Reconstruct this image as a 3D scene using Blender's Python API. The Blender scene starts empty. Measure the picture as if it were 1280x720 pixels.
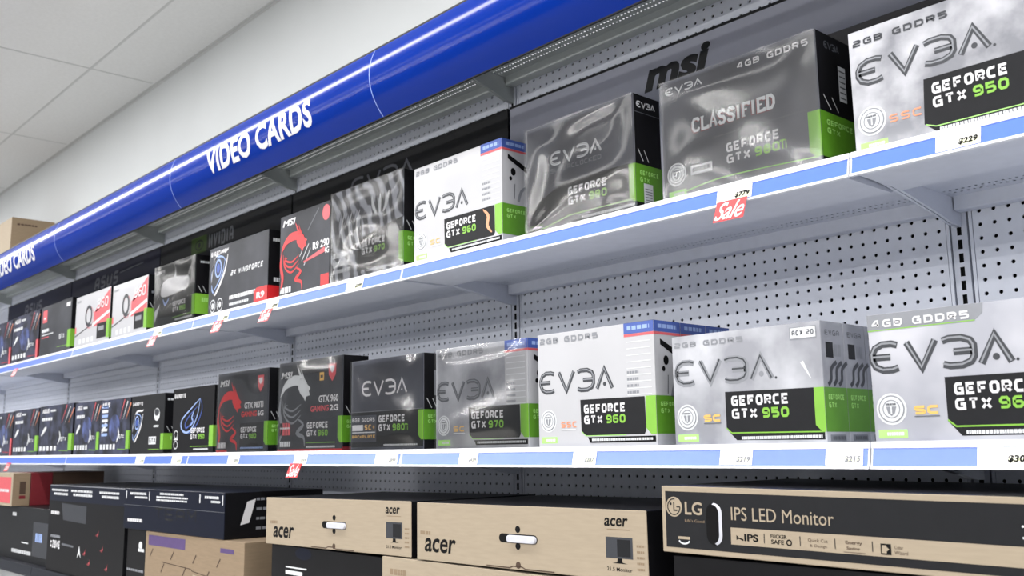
import bpy, bmesh, math, random
from mathutils import Vector, Matrix, noise

# ---------------------------------------------------------------- camera, world, lamps, exposure
SC = bpy.context.scene
IN = 0.0254                 # everything below is measured in inches
FL = 76.4                   # height of the z = 0 datum above the floor, inches


def P(x, y, z):
    return Vector((x * IN, y * IN, (z + FL) * IN))


SC.view_settings.view_transform = 'Standard'
SC.view_settings.look = 'None'
SC.view_settings.gamma = 1.0
SC.view_settings.use_curve_mapping = False
SC.view_settings.exposure = 0.14

cam_data = bpy.data.cameras.new('camera')
cam = bpy.data.objects.new('camera', cam_data)
SC.collection.objects.link(cam)
SC.camera = cam
cam_data.sensor_width = 36.0
cam_data.lens = 36.0 * 1227.6 / 1280.0
cam_data.clip_start = 0.02
right = Vector((0.66682231, 0.74508596, -0.01396144))
up = Vector((0.13012639, -0.09797016, 0.98664531))
back = right.cross(up)
mw = Matrix((right, up, back)).transposed().to_4x4()
mw.translation = P(30.05, -70.66, -16.39)
cam.matrix_world = mw
cam_data.dof.use_dof = True
cam_data.dof.focus_distance = 1.95
cam_data.dof.aperture_fstop = 8.0

world = bpy.data.worlds.new('store')
SC.world = world
world.use_nodes = True
world.node_tree.nodes['Background'].inputs[0].default_value = (0.94, 0.965, 1.0, 1)
world.node_tree.nodes['Background'].inputs[1].default_value = 0.36

CEIL = 57.0
WALL = 2.4
for row, (ly, watt) in enumerate(((-42, 215), (-110, 60), (-180, 280), (-250, 480), (-320, 640))):
    ld = bpy.data.lights.new('ceiling_lamp', 'AREA')
    ld.shape = 'RECTANGLE'
    ld.size = 640 * IN
    ld.size_y = 7 * IN
    ld.energy = watt
    ld.color = (1.0, 0.985, 0.97)
    lo = bpy.data.objects.new('ceiling_lamp', ld)
    SC.collection.objects.link(lo)
    lo.location = P(-85, ly, CEIL - 1.0)


# ---------------------------------------------------------------- helpers: materials
def lin(c):
    out = []
    for v in c:
        v /= 255.0
        out.append(v / 12.92 if v <= 0.04045 else ((v + 0.055) / 1.055) ** 2.4)
    return (*out, 1.0)


MATS = {}


def mat(name, rgb, rough=0.45, metal=0.0, coat=0.0, var=0.05, scale=40.0, rgb2=None, bump=0.0, detail=3.0, spec=0.5, stretch=None):
    if name in MATS:
        return MATS[name]
    m = bpy.data.materials.new(name)
    m.use_nodes = True
    nt = m.node_tree
    b = nt.nodes['Principled BSDF']
    b.inputs['Roughness'].default_value = rough
    b.inputs['Metallic'].default_value = metal
    b.inputs['Coat Weight'].default_value = coat
    b.inputs['Coat Roughness'].default_value = 0.22 if name == 'blue_strip' else 0.06
    b.inputs['Specular IOR Level'].default_value = spec
    tc = nt.nodes.new('ShaderNodeTexCoord')
    nz = nt.nodes.new('ShaderNodeTexNoise')
    nz.inputs['Scale'].default_value = scale
    nz.inputs['Detail'].default_value = detail
    if stretch:
        mp = nt.nodes.new('ShaderNodeMapping')
        mp.inputs['Scale'].default_value = stretch
        nt.links.new(tc.outputs['Object'], mp.inputs['Vector'])
        nt.links.new(mp.outputs['Vector'], nz.inputs['Vector'])
    else:
        nt.links.new(tc.outputs['Object'], nz.inputs['Vector'])
    cr = nt.nodes.new('ShaderNodeValToRGB')
    a = lin(rgb)
    if rgb2 is None:
        c0 = tuple(max(0, v * (1 - var)) for v in a[:3]) + (1,)
        c1 = tuple(min(1, v * (1 + var)) for v in a[:3]) + (1,)
        e0, e1 = 0.3, 0.7
    else:
        c0, c1 = a, lin(rgb2)
        e0, e1 = 0.38, 0.66
    cr.color_ramp.elements[0].position = e0
    cr.color_ramp.elements[1].position = e1
    cr.color_ramp.elements[0].color = c0
    cr.color_ramp.elements[1].color = c1
    nt.links.new(nz.outputs['Fac'], cr.inputs['Fac'])
    nt.links.new(cr.outputs['Color'], b.inputs['Base Color'])
    if bump:
        bp = nt.nodes.new('ShaderNodeBump')
        bp.inputs['Strength'].default_value = bump
        bp.inputs['Distance'].default_value = 0.002
        nt.links.new(nz.outputs['Fac'], bp.inputs['Height'])
        nt.links.new(bp.outputs['Normal'], b.inputs['Normal'])
    MATS[name] = m
    return m


def film(name):
    """clear shrink wrap: see-through with a mirror-like skin"""
    m = bpy.data.materials.new(name)
    m.use_nodes = True
    nt = m.node_tree
    nt.nodes.clear()
    out = nt.nodes.new('ShaderNodeOutputMaterial')
    tr = nt.nodes.new('ShaderNodeBsdfTransparent')
    tr.inputs[0].default_value = (0.97, 0.97, 0.97, 1)
    gl = nt.nodes.new('ShaderNodeBsdfGlossy')
    gl.inputs['Roughness'].default_value = 0.12
    mix = nt.nodes.new('ShaderNodeMixShader')
    fr = nt.nodes.new('ShaderNodeFresnel')
    fr.inputs['IOR'].default_value = 1.68
    tc = nt.nodes.new('ShaderNodeTexCoord')
    nz = nt.nodes.new('ShaderNodeTexNoise')
    nz.inputs['Scale'].default_value = 22.0
    bp = nt.nodes.new('ShaderNodeBump')
    bp.inputs['Strength'].default_value = 0.012
    bp.inputs['Distance'].default_value = 0.002
    L = nt.links.new
    L(tc.outputs['Object'], nz.inputs['Vector'])
    L(nz.outputs['Fac'], bp.inputs['Height'])
    L(bp.outputs['Normal'], gl.inputs['Normal'])
    L(fr.outputs['Fac'], mix.inputs[0])
    L(tr.outputs[0], mix.inputs[1])
    L(gl.outputs[0], mix.inputs[2])
    L(mix.outputs[0], out.inputs['Surface'])
    MATS[name] = m
    return m


def stripes(name, ca, cb, scale, distort, rough=0.35, rot=(0, 0, 0)):
    m = bpy.data.materials.new(name)
    m.use_nodes = True
    nt = m.node_tree
    b = nt.nodes['Principled BSDF']
    b.inputs['Roughness'].default_value = rough
    tc = nt.nodes.new('ShaderNodeTexCoord')
    mp = nt.nodes.new('ShaderNodeMapping')
    mp.inputs['Rotation'].default_value = rot
    wv = nt.nodes.new('ShaderNodeTexWave')
    wv.inputs['Scale'].default_value = scale
    wv.inputs['Distortion'].default_value = distort
    wv.inputs['Detail'].default_value = 3
    wv.inputs['Detail Scale'].default_value = 1.4
    cr = nt.nodes.new('ShaderNodeValToRGB')
    cr.color_ramp.elements[0].position = 0.35
    cr.color_ramp.elements[1].position = 0.75
    cr.color_ramp.elements[0].color = lin(ca)
    cr.color_ramp.elements[1].color = lin(cb)
    L = nt.links.new
    L(tc.outputs['Object'], mp.inputs['Vector'])
    L(mp.outputs['Vector'], wv.inputs['Vector'])
    L(wv.outputs['Fac'], cr.inputs['Fac'])
    L(cr.outputs['Color'], b.inputs['Base Color'])
    MATS[name] = m
    return m


STEEL = mat('grey_steel', (198, 203, 216), 0.42, 0.0, 0.0, 0.03)
PEG = mat('pegboard_steel', (216, 221, 233), 0.45, 0.0, 0.0, 0.03, bump=0.02)
DARKGAP = mat('painted_cavity_shade', (16, 17, 20), 0.8)  # near-black sheets painting the shade behind holes and slots
CANOPY = mat('canopy_steel', (172, 178, 178), 0.45, var=0.03)
BLACKSTEEL = mat('black_steel', (24, 27, 36), 0.35, spec=0.25)
WHITEPLA = mat('white_plastic', (232, 234, 240), 0.3, coat=0.4)
BLUEINS = mat('blue_strip', (76, 116, 232), 0.34, coat=1.0, var=0.03)
FASCIA = mat('fascia_blue', (0, 42, 138), 0.14, spec=0.11, var=0.02, scale=6)
BLACKTRIM = mat('black_trim', (14, 15, 20), 0.4)
SEAM = mat('painted_seam_glint', (150, 175, 235), 0.3)  # pale colour painting the light that panel edges reflect
WHITE = mat('white_print', (212, 212, 216), 0.4, var=0.02)
OFFW = mat('pale_print', (205, 208, 212), 0.4, var=0.04)
GREY = mat('grey_print', (128, 131, 138), 0.4)
MIDG = mat('mid_grey_print', (88, 91, 98), 0.4)
DGREY = mat('dark_grey_print', (46, 49, 56), 0.35)
CHAR = mat('charcoal_print', (30, 31, 34), 0.4, spec=0.14)
BLACK = mat('black_print', (17, 18, 21), 0.3)
JET = mat('black_ink', (8, 8, 10), 0.55, spec=0.12)
LIME = mat('lime_print', (122, 178, 58), 0.35, var=0.04)
LIMED = mat('deep_lime_print', (88, 144, 38), 0.35, var=0.05)
LIMET = mat('pale_lime_print', (164, 222, 120), 0.35)
RED = mat('red_print', (205, 38, 44), 0.4)
PINK = mat('faded_red_print', (200, 84, 92), 0.4)
REDD = mat('dark_red_print', (110, 30, 38), 0.4)
ORANGE = mat('orange_print', (226, 140, 104), 0.4)
GOLD = mat('gold_print', (222, 178, 98), 0.35)
COPPER = mat('copper_print', (206, 150, 112), 0.3)
BLUE = mat('blue_print', (58, 84, 160), 0.4)
ICE = mat('ice_blue_print', (142, 166, 216), 0.4)
NAVY = mat('navy_print', (14, 19, 36), 0.3, spec=0.14)
PURPLE = mat('purple_print', (76, 56, 106), 0.5)
KRAFT = mat('kraft_card', (154, 141, 122), 0.75, var=0.05, scale=25, stretch=(1, 1, 8))
KRAFTD = mat('brown_card', (132, 114, 92), 0.8, var=0.06, scale=25, stretch=(1, 1, 8))
KRAFTI = mat('dark_card', (70, 52, 40), 0.8)
SILVER = mat('silver_cloud_print', (140, 142, 150), 0.30, 0.12, 0.2, rgb2=(190, 192, 199), scale=9, detail=4)
SILVERL = mat('pale_silver_print', (158, 160, 170), 0.30, 0.10, 0.2, rgb2=(188, 189, 197), scale=8, detail=3)
WHITECARD = mat('white_card', (180, 181, 186), 0.35, 0.0, 0.2, var=0.03, scale=8)
STORM = mat('storm_cloud_print', (120, 122, 130), 0.32, 0.0, 0.2, rgb2=(188, 189, 196), scale=13, detail=6)
SLATE = mat('slate_print', (56, 58, 68), 0.3, 0.0, 0.2, rgb2=(80, 83, 94), scale=7)
GRAPH = mat('graphite_print', (46, 48, 54), 0.4, 0.0, 0.0, spec=0.2, rgb2=(66, 68, 75), scale=6)
CARD = mat('black_card', (20, 20, 23), 0.4, spec=0.12)
COSMIC = mat('night_art_print', (24, 26, 34), 0.35, 0.0, 0.0, spec=0.25, rgb2=(64, 68, 90), scale=16, detail=5)
COSMICB = mat('blue_glow_print', (30, 36, 66), 0.3, 0.0, 0.2, rgb2=(84, 100, 160), scale=18, detail=4)
TIGER = stripes('striped_fur_print', (40, 42, 52), (158, 161, 172), 8, 6, 0.3, (0, 0.5, 0.3))
SIGNGREY = mat('grey_sign_board', (168, 171, 186), 0.5, var=0.02)
SIGNBLACK = mat('black_sign_board', (17, 18, 22), 0.5, var=0.02)
SIGNNAVY = mat('navy_sign_board', (26, 27, 52), 0.5, var=0.02)
SIGNTXT = mat('dim_sign_letter', (118, 120, 128), 0.5)
SIGNGREEN = mat('dim_green_emblem', (58, 84, 22), 0.5)
TAGRED = mat('sale_red', (200, 22, 32), 0.4)
TAGPAPER = mat('label_paper', (246, 247, 240), 0.45, coat=0.5, var=0.02)
TAGCREAM = mat('label_cream', (240, 244, 208), 0.45, coat=0.5, var=0.02)
FOAM = mat('white_handle', (190, 192, 202), 0.5)
WRAP = film('clear_film')
WALLM = mat('white_wall_paint', (194, 197, 199), 0.8, var=0.015, scale=3)
CEILM = mat('ceiling_tile', (206, 206, 207), 0.9, var=0.03, scale=60, bump=0.05)
TBAR = mat('ceiling_tee', (180, 181, 182), 0.6)
FLOORM = mat('vinyl_floor', (178, 177, 174), 0.4, var=0.04, scale=6)


# ---------------------------------------------------------------- helpers: objects
def link(o, parent=None):
    SC.collection.objects.link(o)
    if parent is not None:
        o.parent = parent
    return o


def tag(o, label, cat, group=None):
    o['label'] = label
    o['category'] = cat
    if group:
        o['group'] = group
    return o


def thing(name, label, cat, loc, group=None, rz=0.0, ry=0.0):
    o = bpy.data.objects.new(name, None)
    o.empty_display_size = 0.05
    link(o)
    o.location = P(*loc)
    o.rotation_euler = (0, ry, rz)
    return tag(o, label, cat, group)


def dup(root, loc, label=None, group=None):
    r = root.copy()
    link(r)
    r.location = P(*loc)
    if label:
        r['label'] = label
    if group:
        r['group'] = group
    for ch in list(root.children):
        c = ch.copy()
        link(c, r)
        for g in list(ch.children):
            d = g.copy()
            link(d, c)
    return r


class G:
    """collects faces (inches) and links them as one mesh object"""

    def __init__(s):
        s.v, s.f, s.m, s.mats = [], [], [], []

    def mi(s, m):
        if m not in s.mats:
            s.mats.append(m)
        return s.mats.index(m)

    def face(s, pts, m):
        i = len(s.v)
        s.v += [tuple(p) for p in pts]
        s.f.append(tuple(range(i, i + len(pts))))
        s.m.append(s.mi(m))

    def mesh(s, vs, fs, m):
        i = len(s.v)
        s.v += [tuple(p) for p in vs]
        k = s.mi(m)
        for f in fs:
            s.f.append(tuple(a + i for a in f))
            s.m.append(k)

    def box(s, x0, x1, y0, y1, z0, z1, m, cut=0.0):
        v = [(x, y, z) for z in (z0, z1) for y in (y0, y1) for x in (x0, x1)]
        s.mesh(v, [(0, 2, 3, 1), (4, 5, 7, 6), (0, 1, 5, 4), (2, 6, 7, 3), (0, 4, 6, 2), (1, 3, 7, 5)], m)

    def bevbox(s, x0, x1, y0, y1, z0, z1, m, r=0.05):
        bm = bmesh.new()
        bmesh.ops.create_cube(bm, size=1)
        for v in bm.verts:
            v.co = Vector(((x0 + x1) / 2 + v.co.x * (x1 - x0), (y0 + y1) / 2 + v.co.y * (y1 - y0), (z0 + z1) / 2 + v.co.z * (z1 - z0)))
        bmesh.ops.bevel(bm, geom=bm.edges[:], offset=r, segments=2, affect='EDGES', profile=0.5)
        bm.verts.index_update()
        s.mesh([v.co for v in bm.verts], [[v.index for v in f.verts] for f in bm.faces], m)
        bm.free()

    def prism(s, prof, x0, x1, m, closed=True):
        """profile in (y, z) extruded along x"""
        n = len(prof)
        v = [(x0, y, z) for y, z in prof] + [(x1, y, z) for y, z in prof]
        fs = []
        for i in range(n if closed else n - 1):
            j = (i + 1) % n
            fs.append((i, j, n + j, n + i))
        if closed:
            fs.append(tuple(range(n)))
            fs.append(tuple(range(2 * n - 1, n - 1, -1)))
        s.mesh(v, fs, m)

    def build(s, name, parent=None, loc=None, smooth=False):
        me = bpy.data.meshes.new(name)
        me.from_pydata([(x * IN, y * IN, z * IN) for x, y, z in s.v], [], s.f)
        for m in s.mats:
            me.materials.append(m)
        me.polygons.foreach_set('material_index', s.m)
        if smooth:
            me.polygons.foreach_set('use_smooth', [True] * len(s.f))
        me.update()
        o = bpy.data.objects.new(name, me)
        link(o, parent)
        if loc is not None:
            o.location = P(*loc)
        return o


def structure(name, g):
    o = g.build(name, loc=(0, 0, 0))
    o['kind'] = 'structure'
    return o


# ---------------------------------------------------------------- helpers: lettering
TXT = {}


def glyphs(s, bold=0.0, shear=0.0, space=1.0):
    key = (s, bold, shear, space)
    if key not in TXT:
        cu = bpy.data.curves.new('lettering', 'FONT')
        cu.body = s
        cu.size = 1
        cu.offset = bold
        cu.shear = shear
        cu.space_character = space
        cu.resolution_u = 3
        ob = bpy.data.objects.new('lettering', cu)
        SC.collection.objects.link(ob)
        bpy.context.view_layer.update()
        me = bpy.data.meshes.new_from_object(ob.evaluated_get(bpy.context.evaluated_depsgraph_get()))
        vs = [(v.co.x, v.co.y) for v in me.vertices]
        fs = [tuple(p.vertices) for p in me.polygons]
        bpy.data.objects.remove(ob)
        bpy.data.meshes.remove(me)
        bpy.data.curves.remove(cu)
        x0 = min(v[0] for v in vs)
        x1 = max(v[0] for v in vs)
        y0 = min(v[1] for v in vs)
        y1 = max(v[1] for v in vs)
        TXT[key] = ([((x - x0) / (x1 - x0), (y - y0) / (y1 - y0)) for x, y in vs], fs)
    return TXT[key]


C_ = .22
TECH = {
    'A': [[(0, 0), (0, 1 - C_), (C_, 1), (1 - C_, 1), (1, 1 - C_), (1, 0)], [(0, .42), (1, .42)]],
    'B': [[(0, 0), (0, 1), (1 - C_, 1), (1, .85), (1, .65), (.85, .52), (1, .38), (1, C_), (1 - C_, 0), (0, 0)], [(0, .52), (.85, .52)]],
    'C': [[(1, 1), (C_, 1), (0, 1 - C_), (0, C_), (C_, 0), (1, 0)]],
    'D': [[(0, 0), (0, 1), (1 - C_, 1), (1, 1 - C_), (1, C_), (1 - C_, 0), (0, 0)]],
    'E': [[(1, 1), (0, 1), (0, 0), (1, 0)], [(0, .5), (.85, .5)]],
    'F': [[(1, 1), (0, 1), (0, 0)], [(0, .5), (.85, .5)]],
    'G': [[(1, 1), (C_, 1), (0, 1 - C_), (0, C_), (C_, 0), (1, 0), (1, .5), (.5, .5)]],
    'I': [[(.5, 0), (.5, 1)]],
    'K': [[(0, 0), (0, 1)], [(1, 1), (0, .5), (1, 0)]],
    'L': [[(0, 1), (0, 0), (1, 0)]],
    'M': [[(0, 0), (0, 1), (.5, .4), (1, 1), (1, 0)]],
    'N': [[(0, 0), (0, 1), (1, 0), (1, 1)]],
    'O': [[(0, C_), (0, 1 - C_), (C_, 1), (1 - C_, 1), (1, 1 - C_), (1, C_), (1 - C_, 0), (C_, 0), (0, C_)]],
    'P': [[(0, 0), (0, 1), (1 - C_, 1), (1, .85), (1, .6), (.85, .45), (0, .45)]],
    'R': [[(0, 0), (0, 1), (1 - C_, 1), (1, .85), (1, .6), (.85, .45), (0, .45)], [(.55, .45), (1, 0)]],
    'S': [[(1, 1), (C_, 1), (0, .85), (0, .66), (.15, .53), (.85, .47), (1, .34), (1, .15), (1 - C_, 0), (0, 0)]],
    'T': [[(0, 1), (1, 1)], [(.5, 1), (.5, 0)]],
    'U': [[(0, 1), (0, C_), (C_, 0), (1 - C_, 0), (1, C_), (1, 1)]],
    'V': [[(0, 1), (.5, 0), (1, 1)]],
    'W': [[(0, 1), (.25, 0), (.5, .8), (.75, 0), (1, 1)]],
    'X': [[(0, 0), (1, 1)], [(0, 1), (1, 0)]],
    'Y': [[(0, 1), (.5, .5), (1, 1)], [(.5, .5), (.5, 0)]],
    'Z': [[(0, 1), (1, 1), (0, 0), (1, 0)]],
    '0': [[(0, C_), (0, 1 - C_), (C_, 1), (1 - C_, 1), (1, 1 - C_), (1, C_), (1 - C_, 0), (C_, 0), (0, C_)]],
    '1': [[(.2, .8), (.55, 1), (.55, 0)]],
    '2': [[(0, 1), (1 - C_, 1), (1, .85), (1, .6), (.85, .5), (.15, .48), (0, .36), (0, 0), (1, 0)]],
    '3': [[(0, 1), (1 - C_, 1), (1, .85), (1, .62), (.85, .5), (1, .38), (1, .15), (1 - C_, 0), (0, 0)], [(.2, .5), (.85, .5)]],
    '4': [[(.78, 0), (.78, 1), (.5, 1), (0, .42), (0, .3), (1, .3)]],
    '5': [[(1, 1), (0, 1), (0, .56), (1 - C_, .56), (1, .42), (1, .15), (1 - C_, 0), (0, 0)]],
    '6': [[(1, 1), (C_, 1), (0, .85), (0, C_), (C_, 0), (1 - C_, 0), (1, C_), (1, .4), (1 - C_, .54), (0, .54)]],
    '7': [[(0, 1), (1, 1), (.4, 0)]],
    '8': [[(0, C_), (0, .38), (.14, .52), (0, .66), (0, 1 - C_), (C_, 1), (1 - C_, 1), (1, 1 - C_), (1, .66), (.86, .52), (1, .38), (1, C_), (1 - C_, 0), (C_, 0), (0, C_)], [(.14, .52), (.86, .52)]],
    '9': [[(0, 0), (1 - C_, 0), (1, .15), (1, 1 - C_), (1 - C_, 1), (C_, 1), (0, 1 - C_), (0, .6), (C_, .46), (1, .46)]],
    '+': [[(.1, .5), (.9, .5)], [(.5, .1), (.5, .9)]],
    '-': [[(.1, .5), (.9, .5)]],
}
NARROW = {'I': .45, '1': .6, '-': .7}


def stroke(pts, w):
    """a polyline as quads with mitred joints; w is a width or a list of widths"""
    n = len(pts)
    ws = w if isinstance(w, (list, tuple)) else [w] * n
    P2 = [Vector(p) for p in pts]
    closed = (P2[0] - P2[-1]).length < 1e-6 and n > 2
    L, R = [], []
    for i in range(n):
        if closed:
            a, b = P2[i - 1] if i > 0 else P2[-2], P2[i + 1] if i < n - 1 else P2[1]
        else:
            a, b = P2[max(0, i - 1)], P2[min(n - 1, i + 1)]
        d1 = P2[i] - a
        d2 = b - P2[i]
        if d1.length < 1e-9:
            d1 = d2
        if d2.length < 1e-9:
            d2 = d1
        d1 = d1.normalized()
        d2 = d2.normalized()
        n1 = Vector((-d1.y, d1.x))
        n2 = Vector((-d2.y, d2.x))
        mm = n1 + n2
        if mm.length < 1e-6:
            mm = n1
        mm.normalize()
        k = min(1.0 / max(mm.dot(n1), 0.3), 1.7) * ws[i] / 2
        L.append(P2[i] + mm * k)
        R.append(P2[i] - mm * k)
    return [(L[i], R[i], R[i + 1], L[i + 1]) for i in range(n - 1)]


def arc(cx, cy, rx, ry, a0, a1, n=16):
    return [(cx + rx * math.cos(math.radians(a0 + (a1 - a0) * i / n)), cy + ry * math.sin(math.radians(a0 + (a1 - a0) * i / n))) for i in range(n + 1)]


def spline(pts, n=6):
    """smooth curve through points"""
    out = []
    p = [Vector(a) for a in pts]
    for i in range(len(p) - 1):
        p0 = p[max(0, i - 1)]
        p1, p2 = p[i], p[i + 1]
        p3 = p[min(len(p) - 1, i + 2)]
        for k in range(n):
            t = k / n
            out.append(0.5 * ((2 * p1) + (p2 - p0) * t + (2 * p0 - 5 * p1 + 4 * p2 - p3) * t * t + (3 * p1 - p0 - 3 * p2 + p3) * t ** 3))
    out.append(p[-1])
    return [(a.x, a.y) for a in out]


def taper(n, w, a=0.15):
    return [w * (a + (1 - a) * math.sin(math.pi * i / (n - 1))) for i in range(n)]


class Art:
    """print on the faces of a carton: F front (u, v), R right side (u from the front edge, v), T top"""
    EPS = 0.012

    def __init__(s, root, W, D, H):
        s.root, s.W, s.D, s.H = root, W, D, H
        s.parts = {}

    def xyz(s, face, u, v, k):
        e = s.EPS * k
        if face == 'F':
            return (u - s.W / 2, -s.D / 2 - e, v)
        if face == 'R':
            return (s.W / 2 + e, u - s.D / 2, v)
        return (u - s.W / 2, v - s.D / 2, s.H + e)

    BOARD = ('side_print', 'small_print', 'artwork', 'feature_icon', 'feature_strip', 'print', 'doodle_print', 'purple_stripe', 'front_streak',
             'memory_lettering', 'edition_lettering', 'series_lettering', 'red_print', 'carton_fold', 'small_green_tag', 'red_foot', 'carton')

    def g(s, part):
        # plain surface print belongs to the carton's own mesh
        return s.parts.setdefault('carton' if part in s.BOARD else part, G())

    def poly(s, part, m, pts, k=1, face='F'):
        s.g(part).face([s.xyz(face, u, v, k) for u, v in pts], m)

    def rect(s, part, m, u0, u1, v0, v1, k=1, face='F'):
        s.poly(part, m, [(u0, v0), (u1, v0), (u1, v1), (u0, v1)], k, face)

    def line(s, part, m, pts, w, k=1, face='F'):
        for q in stroke(pts, w):
            s.poly(part, m, q, k, face)

    def disc(s, part, m, cu, cv, ru, rv, k=1, face='F'):
        s.poly(part, m, arc(cu, cv, ru, rv, 0, 345, 23), k, face)

    def ring(s, part, m, cu, cv, ru, rv, w, k=1, face='F'):
        s.line(part, m, arc(cu, cv, ru, rv, 0, 360, 28), w, k, face)

    def text(s, part, m, st, u0, u1, v0, v1, k=1, face='F', bold=0.0, shear=0.0, space=1.0, fn=None):
        vs, fs = glyphs(st, bold, shear, space)
        f = fn or (lambda a, b: (u0 + a * (u1 - u0), v0 + b * (v1 - v0)))
        s.g(part).mesh([s.xyz(face, *f(a, b), k) for a, b in vs], fs, m)

    def tech(s, part, m, st, u0, u1, v0, v1, k=1, face='F', wt=0.2, gap=0.3, shear=0.0, fn=None):
        tot = sum((0.6 if c == ' ' else NARROW.get(c, 1.0)) + gap for c in st) - gap
        cw = (u1 - u0) / (tot)
        x = u0
        th = wt * (v1 - v0)
        for c in st:
            w = (0.6 if c == ' ' else NARROW.get(c, 1.0)) * cw
            if c != ' ':
                for pl in TECH[c]:
                    pts = [(x + th / 2 + a * (w - th) + shear * b * (v1 - v0), v0 + th / 2 + b * (v1 - v0 - th)) for a, b in pl]
                    if fn:
                        pts = [fn(*p) for p in pts]
                    s.line(part, m, pts, th, k, face)
            x += w + gap * cw

    def blur(s, part, m, u0, u1, v0, v1, n, k=1, face='F', seed=0):
        """a row of small print too fine to read: little dashes"""
        r = random.Random(seed)
        u = u0
        while u < u1:
            w = (u1 - u0) / n * r.uniform(.5, 1.1)
            s.rect(part, m, u, min(u + w * .8, u1), v0, v1, k, face)
            u += w

    def done(s):
        for name, g in s.parts.items():
            g.build(name.split('#')[0], s.root)


def carton(g, W, D, H, mats, r=0.04):
    """the board of a box: mats = front, right, top (rest takes the right one)"""
    bm = bmesh.new()
    bmesh.ops.create_cube(bm, size=1)
    for v in bm.verts:
        v.co = Vector((v.co.x * W, v.co.y * D, (v.co.z + .5) * H))
    bmesh.ops.bevel(bm, geom=bm.edges[:], offset=r, segments=1, affect='EDGES')
    bm.verts.index_update()
    vs = [v.co.copy() for v in bm.verts]
    by = {0: [], 1: [], 2: []}
    for f in bm.faces:
        n = f.normal
        f.normal_update()
        n = f.normal
        q = 0 if n.y < -.6 else 2 if n.z > .9 else 1
        by[q].append([v.index for v in f.verts])
    for q in (0, 1, 2):
        g.mesh(vs, by[q], mats[q])
    bm.free()


def wrap(root, W, D, H, seed, amp=0.10, lift=0.10, name='shrink_wrap', sx=.11, sz=.22):
    """a wrinkled film stretched over the front"""
    nx, nz = 36, 26
    g = G()
    vs = []
    for j in range(nz + 1):
        for i in range(nx + 1):
            a, b = i / nx, j / nz
            x = (a - .5) * W
            z = b * H
            edge = min(1, 6 * min(a, 1 - a)) * min(1, 6 * min(b, 1 - b))
            # folds pull towards the corners
            q = noise.noise(Vector((x * sx + z * .10 + seed * 7.3, z * sz - x * .06, seed * 3.1)))
            # tension folds running in from the corners
            for cx, cz in ((-.5 * W, 0), (.5 * W, H), (-.5 * W, H), (.5 * W, 0)):
                dx, dz = x - cx, z - cz
                rr = math.hypot(dx, dz)
                q += .22 * math.sin(5 * math.atan2(dz, dx) + seed) * math.exp(-rr / 3.5) * min(1, rr)
            bulge = amp * (q + .2) * edge
            vs.append((x, -D / 2 - lift - max(-lift * .6, bulge), z))
    fs = []
    for j in range(nz):
        for i in range(nx):
            k = j * (nx + 1) + i
            fs.append((k, k + 1, k + nx + 2, k + nx + 1))
    g.mesh(vs, fs, WRAP)
    o = g.build(name, root, smooth=True)
    return o


# ---------------------------------------------------------------- the room
g = G()
g.face([(-700, WALL, -FL), (320, WALL, -FL), (320, WALL, CEIL), (-700, WALL, CEIL)], WALLM)
structure('wall_back', g)
g = G()
g.face([(-700, WALL, CEIL), (320, WALL, CEIL), (320, -420, CEIL), (-700, -420, CEIL)], CEILM)
structure('ceiling', g)
g = G()
g.face([(-700, -420, -FL), (320, -420, -FL), (320, WALL, -FL), (-700, WALL, -FL)], FLOORM)
structure('floor', g)
g = G()
for y in [-10.6 - 24 * k for k in range(16)]:
    g.box(-690, 315, y - .22, y + .22, CEIL - .06, CEIL - .01, TBAR)
for x in [-157 - 51.3 * k for k in range(-8, 10)]:
    g.box(x - .22, x + .22, -415, WALL - 1, CEIL - .05, CEIL - .01, TBAR)
structure('trim_1', g)
g = G()
g.box(-690, 315, WALL - .6, WALL - .01, CEIL - .1, CEIL - .01, TBAR)
g.box(-690, 315, WALL - .08, WALL - .01, CEIL - .5, CEIL - .1, TBAR)
structure('trim_2', g)

# ---------------------------------------------------------------- shelving: uprights, perforated panels
BAYS = [48 * k for k in range(-6, 1)]           # left edge of each 48 inch bay
BAYTXT = {0: 'at the far right', -48: 'behind the dragon-free white boxes', -96: '', -144: '', -192: '', -240: '', -288: ''}
ORD = {0: 'rightmost', -48: 'second from the right', -96: 'third from the right', -144: 'fourth from the right',
       -192: 'fifth from the right', -240: 'sixth from the right', -288: 'farthest left'}


def hole_cell(g, x0, x1, z0, z1, cx, cz, r, m, y=0.0, n=8):
    cor = [(x1, z1), (x0, z1), (x0, z0), (x1, z0)]
    hv = [(cx + r * math.cos(math.radians(a)), cz + r * math.sin(math.radians(a))) for a in (45, 67.5, 90, 112.5, 135, 157.5, 180, 202.5, 225, 247.5, 270, 292.5, 315, 337.5, 0, 22.5)]
    vs = [(a, y, b) for a, b in cor] + [(a, y, b) for a, b in hv]
    vs += [(a, y + .12, b) for a, b in hv]
    fs = []
    for q in range(4):
        h0 = q * 4
        ring = [4 + (h0 + t) % 16 for t in range(5)]
        fs.append((q, (q + 1) % 4) + tuple(reversed(ring)))
    for t in range(16):
        fs.append((4 + t, 4 + (t + 1) % 16, 20 + (t + 1) % 16, 20 + t))
    g.mesh(vs, fs, m)


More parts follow.
